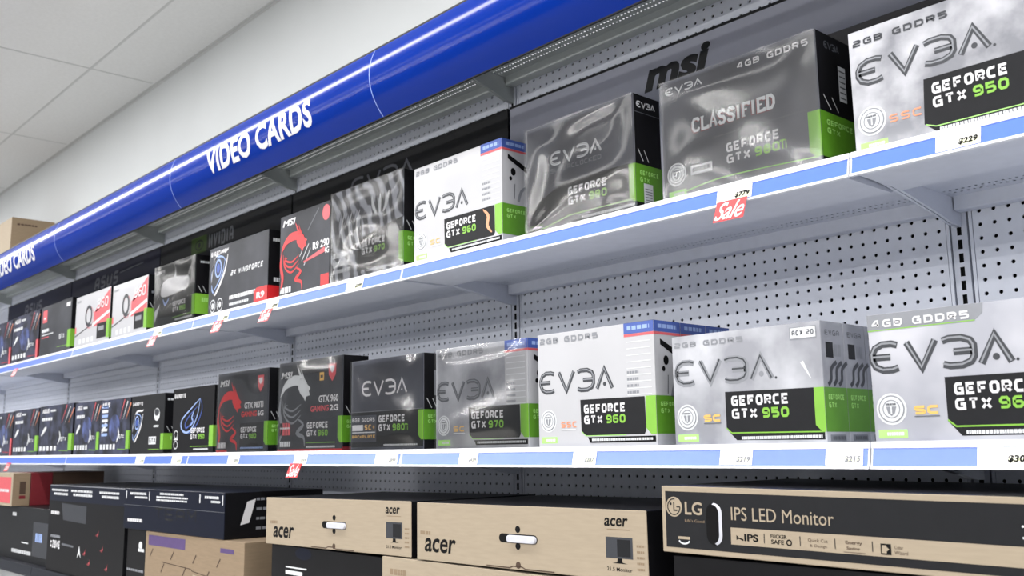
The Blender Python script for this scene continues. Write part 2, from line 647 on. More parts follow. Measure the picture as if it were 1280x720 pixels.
def pegboard():
    g = G()
    rows = [-k for k in range(0, 35)]
    rows = sorted(rows)
    zs = [r - .5 for r in rows] + [.5]
    for r in rows:
        for c in range(46):
            x = 1.5 + c
            hole_cell(g, x - .5, x + .5, r - .5, r + .5, x, r, .145, PEG)
    g.face([(1, 0, .5), (47, 0, .5), (47, 0, 20.05), (1, 0, 20.05)], PEG)
    for r in (20.55, 21.55, 22.55, 23.55):
        for c in range(46):
            x = 1.5 + c
            hole_cell(g, x - .5, x + .5, r - .5, r + .5, x, r, .145, PEG)
    g.face([(1, 0, 24.05), (47, 0, 24.05), (47, 0, 25.2), (1, 0, 25.2)], PEG)
    # folded side flanges
    for x in (1.0, 47.0):
        g.face([(x, 0, -34.5), (x, .5, -34.5), (x, .5, 25.2), (x, 0, 25.2)], PEG)
    for x0, x1 in ((.72, .95), (47.05, 47.28)):
        g.box(x0, x1, -.02, .4, -34.5, 25.2, PEG)
    g.face([(.6, .62, -34.5), (47.4, .62, -34.5), (47.4, .62, 25.2), (.6, .62, 25.2)], DARKGAP)
    return g


pg = None
for x in BAYS:
    lab = 'grey perforated steel back panel, ' + ORD[x] + ' behind the shelves'
    if pg is None:
        pg = pegboard().build('pegboard_panel', loc=(x, 0, 0))
        tag(pg, lab, 'back panel', 'perforated back panels')
    else:
        o = pg.copy()
        link(o)
        o.location = P(x, 0, 0)
        o['label'] = lab


def upright():
    g = G()
    z = -36.22
    for k in range(62):
        c = z + k
        # strip with a slot in it
        for (x0, x1, z0, z1) in ((-.56, -.16, c - .5, c + .5), (.16, .56, c - .5, c + .5), (-.16, .16, c - .5, c - .34), (-.16, .16, c + .34, c + .5)):
            g.face([(x0, -.03, z0), (x1, -.03, z0), (x1, -.03, z1), (x0, -.03, z1)], STEEL)
    g.face([(-.2, .35, -37), (.2, .35, -37), (.2, .35, 26), (-.2, .35, 26)], DARKGAP)
    for s in (-1, 1):
        g.face([(s * .56, -.03, -36.7), (s * .56, .6, -36.7), (s * .56, .6, 25.3), (s * .56, -.03, 25.3)], STEEL)
        g.face([(s * .16, -.03, -36.7), (s * .16, .35, -36.7), (s * .16, .35, 25.3), (s * .16, -.03, 25.3)], DARKGAP)
    g.box(-.56, .56, -.03, .6, -FL, -36.7, STEEL)
    return g


up0 = None
for i, x in enumerate([48 * k for k in range(1, -7, -1)]):
    where = ['beyond the right end of the shelves', 'between the two rightmost back panels', 'second in view from the right', 'third in view from the right',
             'fourth in view from the right', 'fifth in view from the right', 'sixth in view from the right', 'farthest left'][i]
    lab = 'slotted grey steel upright, ' + where
    if up0 is None:
        up0 = upright().build('shelf_upright', loc=(x, 0, 0))
        tag(up0, lab, 'upright', 'slotted uprights between the back panels')
    else:
        o = up0.copy()
        link(o)
        o.location = P(x, 0, 0)
        o['label'] = lab


# ---------------------------------------------------------------- shelves
RY0, RZ0, RY1, RZ1 = -14.86, 1.72, -15.22, 0.12          # face of the price rail, top and bottom


def rail_y(z):
    return RY0 + (RY1 - RY0) * (RZ0 - z) / (RZ0 - RZ1)


def shelf_deck(g, m):
    x0, x1 = .3, 47.7
    # pan with two rows of punched holes near the back
    def strip(ya, yb, z):
        g.face([(x0, ya, z), (x1, ya, z), (x1, yb, z), (x0, yb, z)], m)
    zb = 1.05
    n = 106
    pitch = (x1 - x0) / n
    strip(-9.0, -3.4, zb)
    for yy in (-3.2, -2.4):
        for i in range(n):
            xa = x0 + i * pitch
            cx, cy = xa + pitch / 2, yy
            r = .1
            cor = [(xa + pitch, yy + .2), (xa, yy + .2), (xa, yy - .2), (xa + pitch, yy - .2)]
            hv = [(cx + r * math.cos(math.radians(45 + 45 * t)), cy + r * math.sin(math.radians(45 + 45 * t))) for t in range(8)]
            vs = [(a, b, zb) for a, b in cor] + [(a, b, zb) for a, b in hv]
            fs = []
            for q in range(4):
                rg = [4 + (q * 2 + t) % 8 for t in range(3)]
                fs.append((q, (q + 1) % 4) + tuple(reversed(rg)))
            g.mesh(vs, fs, m)
    strip(-3.0, -2.6, zb)
    strip(-2.2, -1.3, zb)


def shelf(kind):
    st = {'black': BLACKSTEEL, 'punched': CANOPY}.get(kind, STEEL)
    root = bpy.data.objects.new('shelf', None)
    root.empty_display_size = .05
    link(root)
    g = G()
    shelf_deck(g, st)
    # front box channel with a rolled rear corner, rear channel
    g.prism([(-14.8, 1.6), (-14.8, .30), (-14.5, .2), (-9.1, .2), (-8.85, .3), (-8.8, .55), (-8.8, 1.6)], .4, 47.6, st)
    g.prism([(-1.35, 1.6), (-1.35, .1), (-1.25, .02), (-.3, .02), (-.2, .1), (-.2, 1.6)], .35, 47.65, st)
    if kind != 'punched':
        g.face([(.3, -8.9, 1.6), (47.7, -8.9, 1.6), (47.7, -1.2, 1.6), (.3, -1.2, 1.6)], st)
    g.box(.02, .3, -14.8, -.3, 1.05, 1.6, st)
    g.box(47.7, 47.98, -14.8, -.3, 1.05, 1.6, st)
    g.build('deck', root)
    deep = 1.0 if kind != 'punched' else 1.75
    for s in (.14, 47.86):
        b = G()
        prof = [(-13.3, 1.04), (-13.3, .62), (-12.2, .6), (-10.2, .46), (-7.5, .1 * deep), (-3.35, -.53 * deep), (-1.5, -.88 * deep), (-.05, -.97 * deep), (-.05, 1.04)]
        b.prism(prof, s - .1, s + .1, st)
        b.build('bracket', root)
    if kind != 'punched':
        r = G()
        fr = BLACKSTEEL if kind == 'black' else WHITEPLA
        x0, x1 = .06, 47.94
        r.prism([(RY0, RZ0), (RY1, RZ1), (RY1 + .25, RZ1), (RY0 + .1, RZ0 - .1), (RY0 + .1, RZ0)], x0, x1, fr)
        def yz(z, o):
            return (rail_y(z) - o, z)
        r.prism([yz(1.72, 0), yz(1.72, .07), yz(1.34, .07), yz(1.32, 0)], x0, x1, fr)
        r.prism([yz(.30, 0), yz(.28, .07), yz(.12, .07), yz(.12, 0)], x0, x1, fr)
        ra = r.build('price_rail', root)
        if kind != 'black':
            ins = G()
            ins.face([(x0 + .1, *yz(.30, .02)), (x1 - .1, *yz(.30, .02)), (x1 - .1, *yz(1.33, .02)), (x0 + .1, *yz(1.33, .02))], BLUEINS)
            ins.build('blue_insert', ra)
    return root


SH_UP, SH_LO, SH_CAN, SH_BASE = 0.0, -17.95, 23.55, -35.7
levels = (('grey', SH_UP, 'upper shelf with blue rail under the top row', 'upper shelves'),
          ('grey', SH_LO, 'lower shelf with blue rail under the second row', 'lower shelves'),
          ('punched', SH_CAN, 'punched grey canopy shelf behind the blue fascia', 'canopy shelves'),
          ('black', SH_BASE, 'black base shelf under the monitor cartons', 'base shelves'))
first_grey = None
for kind, z, txt, grp in levels:
    proto = None
    for x in BAYS:
        lab = 'grey steel ' + txt if kind == 'grey' else txt
        lab = lab + ', ' + ORD[x]
        if kind == 'black':
            y = -4.4
        else:
            y = 0
        if proto is None:
            proto = shelf(kind) if not (kind == 'grey' and first_grey) else dup(first_grey, (x, y, z))
            if kind == 'grey' and first_grey is None:
                first_grey = proto
            proto.location = P(x, y, z)
            tag(proto, lab, 'shelf', grp)
        else:
            dup(proto, (x, y, z), lab, grp)

# ---------------------------------------------------------------- blue fascia
PSM = []                     # a shallow bulge, fullest at z = 20.5
for i in range(41):
    z_ = 16.45 + (23.25 - 16.45) * i / 40
    d_ = z_ - 20.5
    PSM.append((-19.07 + .094 * d_ * d_ + .0035 * abs(d_) ** 3 * (1 if d_ < 0 else .6), z_))
PLEN = [0.0]
for a, b in zip(PSM, PSM[1:]):
    PLEN.append(PLEN[-1] + math.hypot(b[0] - a[0], b[1] - a[1]))


def prof_at(z, out):
    """point on the bulge at height z, moved outward"""
    for i in range(len(PSM) - 1):
        a, b = PSM[i], PSM[i + 1]
        if a[1] <= z <= b[1]:
            t = (z - a[1]) / (b[1] - a[1])
            y = a[0] + (b[0] - a[0]) * t
            n = Vector((-(b[1] - a[1]), b[0] - a[0])).normalized()
            return y + n.x * out, z + n.y * out
    return PSM[-1]


for x in BAYS:
    lettered = x in (-96, -192)
    lab = 'curved glossy blue fascia panel '
    lab += {0: 'at the near right end', -48: 'blank, to the right of the large VIDEO CARDS lettering', -96: 'with large white VIDEO CARDS lettering',
            -144: 'blank, between the two VIDEO CARDS panels', -192: 'with small distant VIDEO CARDS lettering',
            -240: 'blank, beyond the distant VIDEO CARDS lettering', -288: 'blank, farthest left of the run'}[x]
    root = thing('fascia_panel', lab, 'sign panel', (x + 24, 0, 0), 'blue fascia panels')
    g = G()
    back = [(y + .12, z) for y, z in PSM]
    g.prism(PSM, -23.985, 23.985, FASCIA, closed=False)
    nf = len(g.f)
    g.prism(back, -23.985, 23.985, FASCIA, closed=False)
    for e in (-23.985, 23.985):
        for q in range(len(PSM) - 1):
            g.face([(e, *PSM[q]), (e, *PSM[q + 1]), (e, *back[q + 1]), (e, *back[q])], FASCIA)
    o = g.build('panel', root)
    for i, pl in enumerate(o.data.polygons):
        pl.use_smooth = i < nf
    t = G()
    yt = PSM[-1][0]
    t.prism([(yt - .03, 23.2), (yt - .05, 23.28), (yt + .1, 23.5), (yt + .5, 23.5), (yt + .5, 23.36), (yt + .14, 23.3)], -23.97, 23.97, BLACKTRIM)
    t.prism([(PSM[0][0] - .04, 16.5), (PSM[0][0], 16.4), (PSM[0][0] + .2, 16.4), (PSM[0][0] + .2, 16.5)], -23.97, 23.97, BLACKTRIM)
    t.build('edge_trim', root)
    s = G()
    pr = [prof_at(16.5 + 6.6 * i / 20, .012) for i in range(21)]
    s.prism(pr, 23.9, 24.0, SEAM, closed=False)  # painted glint along the panel joint
    s.build('painted_seam_glint', root)
    a = G()
    for sx in (-20, 20):
        a.box(sx - .5, sx + .5, -18.36, -14.83, 22.7, 22.9, BLACKTRIM)
        a.box(sx - .5, sx + .5, -17.2, -17.0, 16.9, 22.7, BLACKTRIM)
    a.build('hanger', root)
    if lettered:
        vs, fs = glyphs('VIDEO CARDS', .032, 0, 1.04)
        bm = bmesh.new()
        bv = [bm.verts.new((-12.85 + p * 25.5, 0, 18.32 + q * 3.0)) for p, q in vs]
        for f in fs:
            try:
                bm.faces.new([bv[i] for i in f])
            except ValueError:
                pass
        for i in range(1, 14):
            bmesh.ops.bisect_plane(bm, geom=bm.verts[:] + bm.edges[:] + bm.faces[:], plane_co=(0, 0, 18.3 + 3.1 * i / 14), plane_no=(0, 0, 1))
        bm.verts.index_update()
        L = G()
        vv = []
        for v in bm.verts:
            y, z = prof_at(v.co.z, .02)
            vv.append((v.co.x, y, z))
        L.mesh(vv, [[v.index for v in f.verts] for f in bm.faces], WHITE)
        bm.free()
        L.build('lettering', root)['label'] = 'white VIDEO CARDS letters'


# ---------------------------------------------------------------- brand boards behind the top row
def board(x, m, lab, fn):
    root = thing('brand_board', lab, 'sign board', (x + 24, -.45, 1.6), 'brand boards behind the top row')
    a = Art(root, 47.6, .3, 19.35)
    g = G()
    g.box(-23.8, 23.8, -.15, .15, 0, 19.35, m)
    g.build('board', root)
    e = G()
    e.box(-23.8, 23.8, -.2, .2, 19.35, 19.6, BLACKTRIM)
    e.build('top_edge', root)
    fn(a)
    a.done()


def evga(a, part, m1, m2, u0, u1, v0, v1, k=1, wt=.13, face='F'):
    W = u1 - u0
    H = v1 - v0
    t = wt * H

    def sub(pl, c0, c1):
        return [(u0 + W * (c0 + (c1 - c0) * p), v0 + t / 2 + q * (H - t)) for p, q in pl]
    E = [(1, .93), (.78, 1), (.42, 1), (.14, .86), (.02, .62), (.02, .38), (.14, .14), (.42, 0), (.78, 0), (1, .07)]
    Gm = [(0, .93), (.22, 1), (.62, 1), (.9, .88), (1, .7), (1, .3), (.9, .12), (.62, 0), (.22, 0), (0, .07)]
    sh = [(E, 0, .2), ([(.05, .5), (.72, .5)], 0, .2), ([(0, 1), (.5, 0), (1, 1)], .27, .48), (Gm, .53, .745), ([(.35, .5), (.98, .5)], .53, .745), ([(0, 0), (.5, 1), (1, 0)], .79, .99)]
    for pl, c0, c1 in sh:
        pts = sub(pl, c0, c1)
        a.line(part, m1, pts, t * 1.5, k, face)
        if m2:
            a.line(part, m2, [(p - t * .12, q + t * .18) for p, q in pts], t * .4, k + 1, face)
    a.disc(part, m1, u0 + W * .89, v0 + H * .26, t * .7, t * .7, k, face)


def b_msi(a):
    a.text('lettering', BLACK, 'msi', 19.4, 27.3, 15.6, 18.5, 1, bold=.045, shear=.25)


def b_evga(a):
    evga(a, 'lettering', SIGNTXT, None, 15.8, 30.0, 15.9, 18.3, 1, .11)


def b_nv(a):
    a.rect('emblem', SIGNGREEN, 13.2, 19.2, 15.7, 18.6, 1)
    a.ring('emblem', SIGNBLACK, 16.4, 17.1, 1.5, .8, .25, 2)
    a.disc('emblem', SIGNBLACK, 16.4, 17.1, .5, .45, 2)
    a.tech('lettering', GREY, 'NVIDIA', 20.0, 29.0, 15.9, 18.4, 1, wt=.18)


def b_asus(a):
    a.tech('lettering', SIGNTXT, 'ASUS', 14.0, 27.0, 15.6, 18.3, 1, wt=.22, shear=.2)
    a.line('lettering', SIGNTXT, [(28, 17.6), (40, 17.9)], .25, 1)


def b_far(a):
    a.tech('lettering', SIGNTXT, 'ASUS', 14.0, 27.0, 15.6, 18.3, 1, wt=.22, shear=.2)


def b_none(a):
    a.rect('lettering', SIGNTXT, 20, 28, 15.9, 16.1, 1)


board(0, SIGNGREY, 'grey brand board at the right end behind the stormy silver box', b_none)
board(-48, SIGNGREY, 'mid grey brand board with bold black lettering behind the top row', b_msi)
board(-96, SIGNBLACK, 'black brand board with dim outline letters behind the tiger-striped box', b_evga)
board(-144, SIGNBLACK, 'black brand board with a dim green emblem beside grey letters', b_nv)
board(-192, SIGNNAVY, 'navy brand board with dim lettering behind the two white and red boxes', b_asus)
board(-240, SIGNNAVY, 'navy brand board with dim lettering behind the farthest left top row boxes', b_far)

# ---------------------------------------------------------------- graphics card boxes
YF = -14.3                   # front plane of the boxes on the shelves
UZ, LZ = 1.61, -16.34        # top of the upper and lower shelf


def gbox(x0, H, W, D, z, lab, mats, name='graphics_card_box', y=YF, group=None, cat='box', rz=0, ry=0):
    root = thing(name, lab, cat, (x0 + W / 2, y + D / 2, z), group, rz, ry)
    a = Art(root, W, D, H)
    carton(a.g('carton'), W, D, H, mats)
    return root, a


def gef(a, num, u=5.0, v=1.8, sc=1.0, two=('GEFORCE', 'GTX'), cw=WHITE, cn=LIME, part='model_lettering', k=3):
    a.tech(part, cw, two[0], u, u + 4.5 * sc, v + .86 * sc, v + 1.56 * sc, k, wt=.235, gap=.2)
    a.tech(part, cw, two[1], u, u + 2.05 * sc, v, v + .68 * sc, k, wt=.235, gap=.2)
    if num:
        a.tech(part, cn, num, u + 2.42 * sc, u + (2.42 + .68 * len(num)) * sc, v, v + .68 * sc, k, wt=.235, gap=.2)


def badge(a, u, v, r, part='badge'):
    a.disc(part, OFFW, u, v, r, r, 1)
    a.disc(part, GREY, u, v, r * .86, r * .86, 2)
    a.disc(part, OFFW, u, v, r * .78, r * .78, 3)
    a.ring(part, GREY, u, v, r * .55, r * .55, r * .06, 4)
    a.poly(part, GREY, [(u - r * .34, v + r * .16), (u + r * .34, v + r * .16), (u + r * .22, v - r * .26), (u, v - r * .44), (u - r * .22, v - r * .26)], 4)
    a.rect(part, OFFW, u - r * .05, u + r * .05, v - r * .3, v + r * .16, 5)
    a.blur(part, MIDG, u - r * .34, u + r * .34, v + r * .24, v + r * .36, 4, 4, seed=1)


def nvtag(a, u0, v0, w=1.8, h=.5, part='small_green_tag'):
    a.rect(part, LIMET, u0, u0 + w, v0, v0 + h, 1)
    a.blur(part, WHITE, u0 + w * .3, u0 + w * .9, v0 + h * .3, v0 + h * .7, 6, 2, seed=3)


def green_band(a, v0, v1, ub, W, D, txt=True, chamfer=.45):
    a.poly('green_band', LIME, [(ub, v1), (W, v1), (W, v0), (ub + chamfer, v0), (ub, v0 + chamfer)], 3)
    a.rect('green_band', LIMED, 0, D, v0, v1, 1, 'R')
    if txt:
        h = v1 - v0
        a.tech('green_band', LIMET, 'GEFORCE', D * .16, D * .86, v1 - h * .28, v1 - h * .16, 2, 'R', wt=.22)
        a.tech('green_band', LIMET, 'GTX', D * .16, D * .5, v1 - h * .46, v1 - h * .34, 2, 'R', wt=.22)


def dark_panel(a, m, pts, w_line=True):
    a.poly('model_panel', m, pts, 1)


def side_claw(a, D, v):
    for i in range(2):
        a.line('side_print', OFFW, [(D * (.12 + .22 * i), v + .9), (D * (.3 + .2 * i), v)], .07, 1, 'R')


def feature_strip(a, u0, u1, v0, v1, m=JET, mt=OFFW, k=3, part='feature_strip'):
    a.poly(part, m, [(u0, v1), (u1, v1), (u1, v0), (u0 + (v1 - v0) * .6, v0)], k)
    a.blur(part, mt, u0 + .45, u1 - .25, v0 + (v1 - v0) * .3, v0 + (v1 - v0) * .72, 26, k + 1, seed=int(u1 * 10))


# --- lower row, right to left -------------------------------------------------
def lower_960_4gb():
    W, D, H = 12.7, 2.8, 7.78
    r, a = gbox(0.0, H, W, D, LZ, 'pale silver box with a grey tab along its top edge, ending the second row', (SILVERL, SILVER, SILVERL))
    a.poly('memory_tab', GREY, [(0, 6.8), (6.5, 6.84), (6.95, 7.2), (7.02, 7.76), (0, 7.76)], 1)
    a.line('memory_tab', LIME, [(0, 6.78), (6.5, 6.82)], .06, 2)
    a.tech('memory_tab', WHITE, '4GB GDDR5', .3, 6.2, 6.95, 7.42, 3, wt=.24)
    evga(a, 'brand_logo', DGREY, GREY, .15, 8.4, 4.2, 6.05, 1, .15)
    a.disc('brand_logo', DGREY, 8.62, 4.45, .09, .09, 1)
    dark_panel(a, CHAR, [(4.5, 3.72), (12.1, 3.72), (12.1, .36), (5.24, .36), (4.95, .7), (4.5, 1.2)])
    a.line('model_panel', LIME, [(4.5, 1.28), (4.95, .9), (12.1, .9)], .09, 2)
    gef(a, '960')
    a.blur('model_panel', OFFW, 5.5, 11.6, .45, .66, 28, 2, seed=4)
    badge(a, 1.16, 2.02, .95)
    a.tech('edition_lettering', GOLD, 'SC', 2.55, 4.05, 1.64, 2.16, 2, wt=.3, gap=.12)
    a.rect('edition_lettering', MIDG, 2.55, 4.05, 1.5, 1.56, 2)
    nvtag(a, .25, .3)
    a.done()


def silver_950_copy(i, lab):
    W, D, H = 12.08, 2.72, 7.86
    r, a = gbox(-15.3, H, W, D, LZ, lab, (SILVER, SILVER, SILVERL), y=YF + i * 2.76, group='silver boxes in a file')
    if i == 0:
        a.tech('memory_lettering', GREY, '2GB GDDR5', .25, 6.15, 7.0, 7.4, 2, wt=.26)
        evga(a, 'brand_logo', GREY, DGREY, .3, 8.4, 4.25, 6.05, 1, .15)
        a.disc('brand_logo', DGREY, 8.62, 4.4, .09, .09, 1)
        dark_panel(a, CHAR, [(4.5, 3.66), (11.36, 3.6), (11.4, 1.22), (11.95, .78), (11.95, .3), (5.3, .36), (4.9, .75), (4.5, 1.15)])
        a.line('model_panel', LIME, [(4.5, 1.2), (4.9, .86), (11.95, .8)], .08, 2)
        a.blur('model_panel', OFFW, 5.7, 11.8, .4, .6, 30, 2, seed=8)
        gef(a, '950')
        badge(a, 1.18, 2.02, .92)
        a.tech('edition_lettering', GOLD, 'SC', 2.6, 4.08, 1.66, 2.16, 2, wt=.3, gap=.12)
        a.rect('edition_lettering', MIDG, 2.6, 4.08, 1.52, 1.58, 2)
        nvtag(a, .3, .32)
        a.rect('sticker', GREY, 9.8, 11.78, 6.74, 7.58, 1)
        a.rect('sticker', OFFW, 9.88, 11.72, 6.84, 7.52, 2)
        a.tech('sticker', MIDG, 'ACX 20', 10.0, 11.6, 7.02, 7.36, 3, wt=.22)
        a.line('front_streak', OFFW, [(11.2, 4.2), (10.6, 5.3)], [.05, .25], 1)
    # right side
    a.tech('side_print', MIDG, 'EVGA', D * .18, D * .82, 6.95, 7.3, 1, 'R', wt=.18)
    a.rect('side_print', CHAR, D * .18, D * .5, 5.5, 6.5, 1, 'R')
    a.blur('side_print', GREY, D * .55, D * .86, 5.6, 6.4, 2, 1, 'R', seed=2)
    for q in range(3):
        c = D * (.32 + .24 * q)
        a.line('side_print', DGREY, spline([(c - D * .12, 3.75), (c + D * .02, 4.1), (c + D * .06, 4.8), (c + D * .3, 5.25)], 4), .28, 1, 'R')
    green_band(a, .78, 3.6, 11.36, W, D)
    a.rect('side_print', GREY, D * .15, D * .85, .2, .6, 1, 'R')
    a.blur('side_print', MIDG, D * .25, D * .8, .28, .5, 5, 2, 'R', seed=9)
    a.done()


def white_label_box(x, z, W, D, H, lab, num, front, gdr, sc, depth_i=0, wrapped=False, group=None, ssc=None):
    r, a = gbox(x, H, W, D, z, lab, (front, WHITECARD, WHITECARD), y=YF + depth_i * (D + .05), group=group)
    b0 = H - 1.05
    a.rect('blue_header', BLUE, W - 2.95, W, b0 + .22, H, 2)
    a.rect('blue_header', PINK, W - 2.95, W, b0, b0 + .2, 2)
    a.rect('blue_header', BLUE, 0, D, b0 + .22, H, 1, 'R')
    a.rect('blue_header', PINK, 0, D, b0, b0 + .2, 1, 'R')
    a.blur('blue_header', ICE, W - 2.6, W - .4, b0 + .5, b0 + .8, 4, 3, seed=5)
    a.blur('blue_header', ICE, D * .15, D * .85, b0 + .5, b0 + .8, 4, 2, 'R', seed=6)
    a.rect('blue_header', BLUE, W - 2.95, W, .0, D, 1, 'T')
    if depth_i == 0:
        a.rect('white_label', WHITECARD, W - 2.95, W, .06, b0, 1)
        for q in range(9):
            v = b0 - .45 - q * .5
            a.rect('white_label', OFFW, W - 2.75, W - .35, v, v + .07, 2)
            if q > 4:
                a.blur('white_label', GREY, W - 2.75, W - 1.6, v + .14, v + .34, 4, 2, seed=q)
        if gdr:
            a.tech('memory_lettering', GREY, gdr, .32, 6.9, H - .85, H - .35, 2, wt=.28)
        evga(a, 'brand_logo', DGREY if not wrapped else MIDG, GREY, .3, 8.4, 4.42, 6.2, 1, .13)
        a.poly('model_panel', CHAR, [(4.85, 3.76), (W - 1.08, 3.74), (W - 1.02, 1.2), (W - 1.2, .95), (5.38, .95), (4.92, 1.32)], 2)
        a.line('model_panel', LIMET, [(4.92, 1.3), (5.38, .93), (9.6, .93)], .07, 2)
        gef(a, num, 5.25, 1.84, .97, k=4)
        feature_strip(a, 5.6, W - .12, .38, .82)
        badge(a, 1.2, 2.2, .92)
        a.tech('edition_lettering', ORANGE if ssc else GOLD, ssc or sc, 2.65, 4.4 if ssc else 4.2, 1.62, 2.1, 2, wt=.22)
        a.rect('edition_lettering', OFFW, 2.65, 4.3, 1.42, 1.5, 2)
        nvtag(a, .36, .4)
    if depth_i == 0 and z == UZ:
        pts = spline([(10.6, 3.6), (11.3, 2.9), (11.2, 2.0), (11.8, 1.3)], 5)
        a.line('model_panel', COPPER, pts, taper(len(pts), .4, .25), 3)
    # right side
    a.poly('side_print', JET, [(D * .22, b0 - .3), (D * .92, b0 - 1.2), (D * .92, b0 - 1.75), (D * .22, b0 - .75)], 1, 'R')
    a.disc('side_print', JET, D * .42, b0 - 1.9, .3, .36, 1, 'R')
    a.disc('side_print', JET, D * .32, b0 - 2.55, .18, .2, 1, 'R')
    a.line('side_print', MIDG, [(D * .45, b0 - 4.4), (D * .48, b0 - 3.0)], .09, 1, 'R')
    a.line('side_print', GREY, spline([(D * .6, b0 - 4.6), (D * .72, b0 - 3.6), (D * .9, b0 - 3.2)], 4), .3, 1, 'R')
    green_band(a, .95, 3.76, W - 1.0, W, D)
    if wrapped:
        wrap(r, W, D, H, 3.3, .34, .18)
    a.done()
    return r, a


lower_960_4gb()
silver_950_copy(0, 'silver box with dark panel and gold letters, frontmost of its file of three')
silver_950_copy(1, 'silver box with green band, second in the file behind the gold-lettered silver box')
silver_950_copy(2, 'silver box with green band, last in the file behind the gold-lettered silver box')
white_label_box(-29.55, LZ, 12.6, 3.1, 9.35, 'white box with blue header label and orange letters, frontmost of its file', '960', WHITECARD, '2GB GDDR5', 'SC', 0, False, 'white GTX 960 boxes in a file', 'SSC')
white_label_box(-29.55, LZ, 12.6, 3.1, 9.35, 'white blue-topped box, second in the file behind the orange-lettered white box', '960', WHITECARD, None, 'SC', 1, False, 'white GTX 960 boxes in a file', 'SSC')
white_label_box(-29.55, LZ, 12.6, 3.1, 9.35, 'white blue-topped box, last in the file behind the orange-lettered white box', '960', WHITECARD, None, 'SC', 2, False, 'white GTX 960 boxes in a file', 'SSC')
white_label_box(-43.5, LZ, 12.75, 3.1, 9.3, 'shrink-wrapped grey box with a white label flap in the second row', '970', SILVER, '4GB GDDR5', 'SC', 0, True)


def lower_980ti():
    W, D, H = 12.6, 3.1, 9.25
    r, a = gbox(-58.0, H, W, D, LZ, 'shrink-wrapped dark grey box with large plain white logo letters in the second row', (SLATE, CARD, CARD))
    evga(a, 'brand_logo', WHITE, None, 2.1, 9.9, 5.55, 7.05, 1, .1)
    a.rect('model_panel', CHAR, 0.1, 12.5, .4, 3.95, 1)
    a.line('model_panel', GREY, [(.1, 3.95), (12.5, 3.95)], .05, 2)
    a.rect('model_panel', SLATE, 0.1, 4.7, .9, 3.6, 2)
    gef(a, '980', 5.1, 1.95, 1.0)
    a.text('model_lettering', LIME, 'Ti', 9.6, 10.1, 1.95, 2.6, 3, bold=.02)
    a.tech('memory_lettering', WHITE, '6GB GDDR5', .3, 4.4, 2.95, 3.35, 3, wt=.22)
    a.rect('memory_lettering', WHITE, .3, 2.3, 2.05, 2.65, 3)
    a.tech('memory_lettering', GOLD, 'SC+', 2.6, 4.5, 2.1, 2.65, 3, wt=.25)
    a.rect('memory_lettering', OFFW, .3, 4.5, 1.82, 1.92, 3)
    a.tech('memory_lettering', GOLD, 'BACKPLATE', .3, 4.5, 1.3, 1.6, 3, wt=.25)
    a.blur('model_panel', OFFW, 6.0, 11.6, .5, .66, 20, 2, seed=14)
    green_band(a, 1.02, 3.85, 11.75, W, D)
    a.blur('side_print', GREY, D * .4, D * .8, 5.2, 7.6, 2, 1, 'R', seed=1)
    side_claw(a, D, 4.0)
    wrap(r, W, D, H, 1.7, .34, .18)
    a.done()


lower_980ti()


def dragon(a, part, m, m2, u, v, s):
    """a long-necked horned beast emblem drawn with swooping bands"""
    def c(pts):
        return [(u + s * p * 1.12, v + s * q) for p, q in pts]
    back_ = c(spline([(.02, .62), (.2, .86), (.5, .98), (.8, .96), (1.02, .82)], 5))
    a.line(part, m, back_, [s * w for w in [.03 + .20 * min(1, i / 9) for i in range(len(back_))]], 2)
    head = c([(.78, 1.02), (.98, 1.0), (1.08, .88), (1.22, .78), (1.16, .72), (1.2, .62), (1.06, .60), (1.02, .5), (.94, .6), (.84, .66), (.74, .8)])
    a.poly(part, m, head, 3)
    for h in ([(.82, .98), (.66, 1.36), (.92, 1.02)], [(.92, 1.0), (.80, 1.28), (1.0, .98)]):
        a.poly(part, m, c(h), 3)
    for k in range(3):
        rib = c(spline([(.12 + .1 * k, .56 - .06 * k), (.2, .2 + .1 * k), (.52, .02 + .14 * k), (.86, .2 + .12 * k)], 5))
        a.line(part, m2, rib, taper(len(rib), s * .05, .2), 2)
    neck = c(spline([(.05, .66), (.0, .3), (.1, -.1), (.0, -.42)], 5))
    a.line(part, m2, neck, taper(len(neck), s * .12, .2), 2)
    tail = c(spline([(.72, .12), (.95, -.02), (.72, -.2), (.98, -.3), (1.02, -.5)], 5))
    a.line(part, m2, tail, taper(len(tail), s * .10, .2), 2)


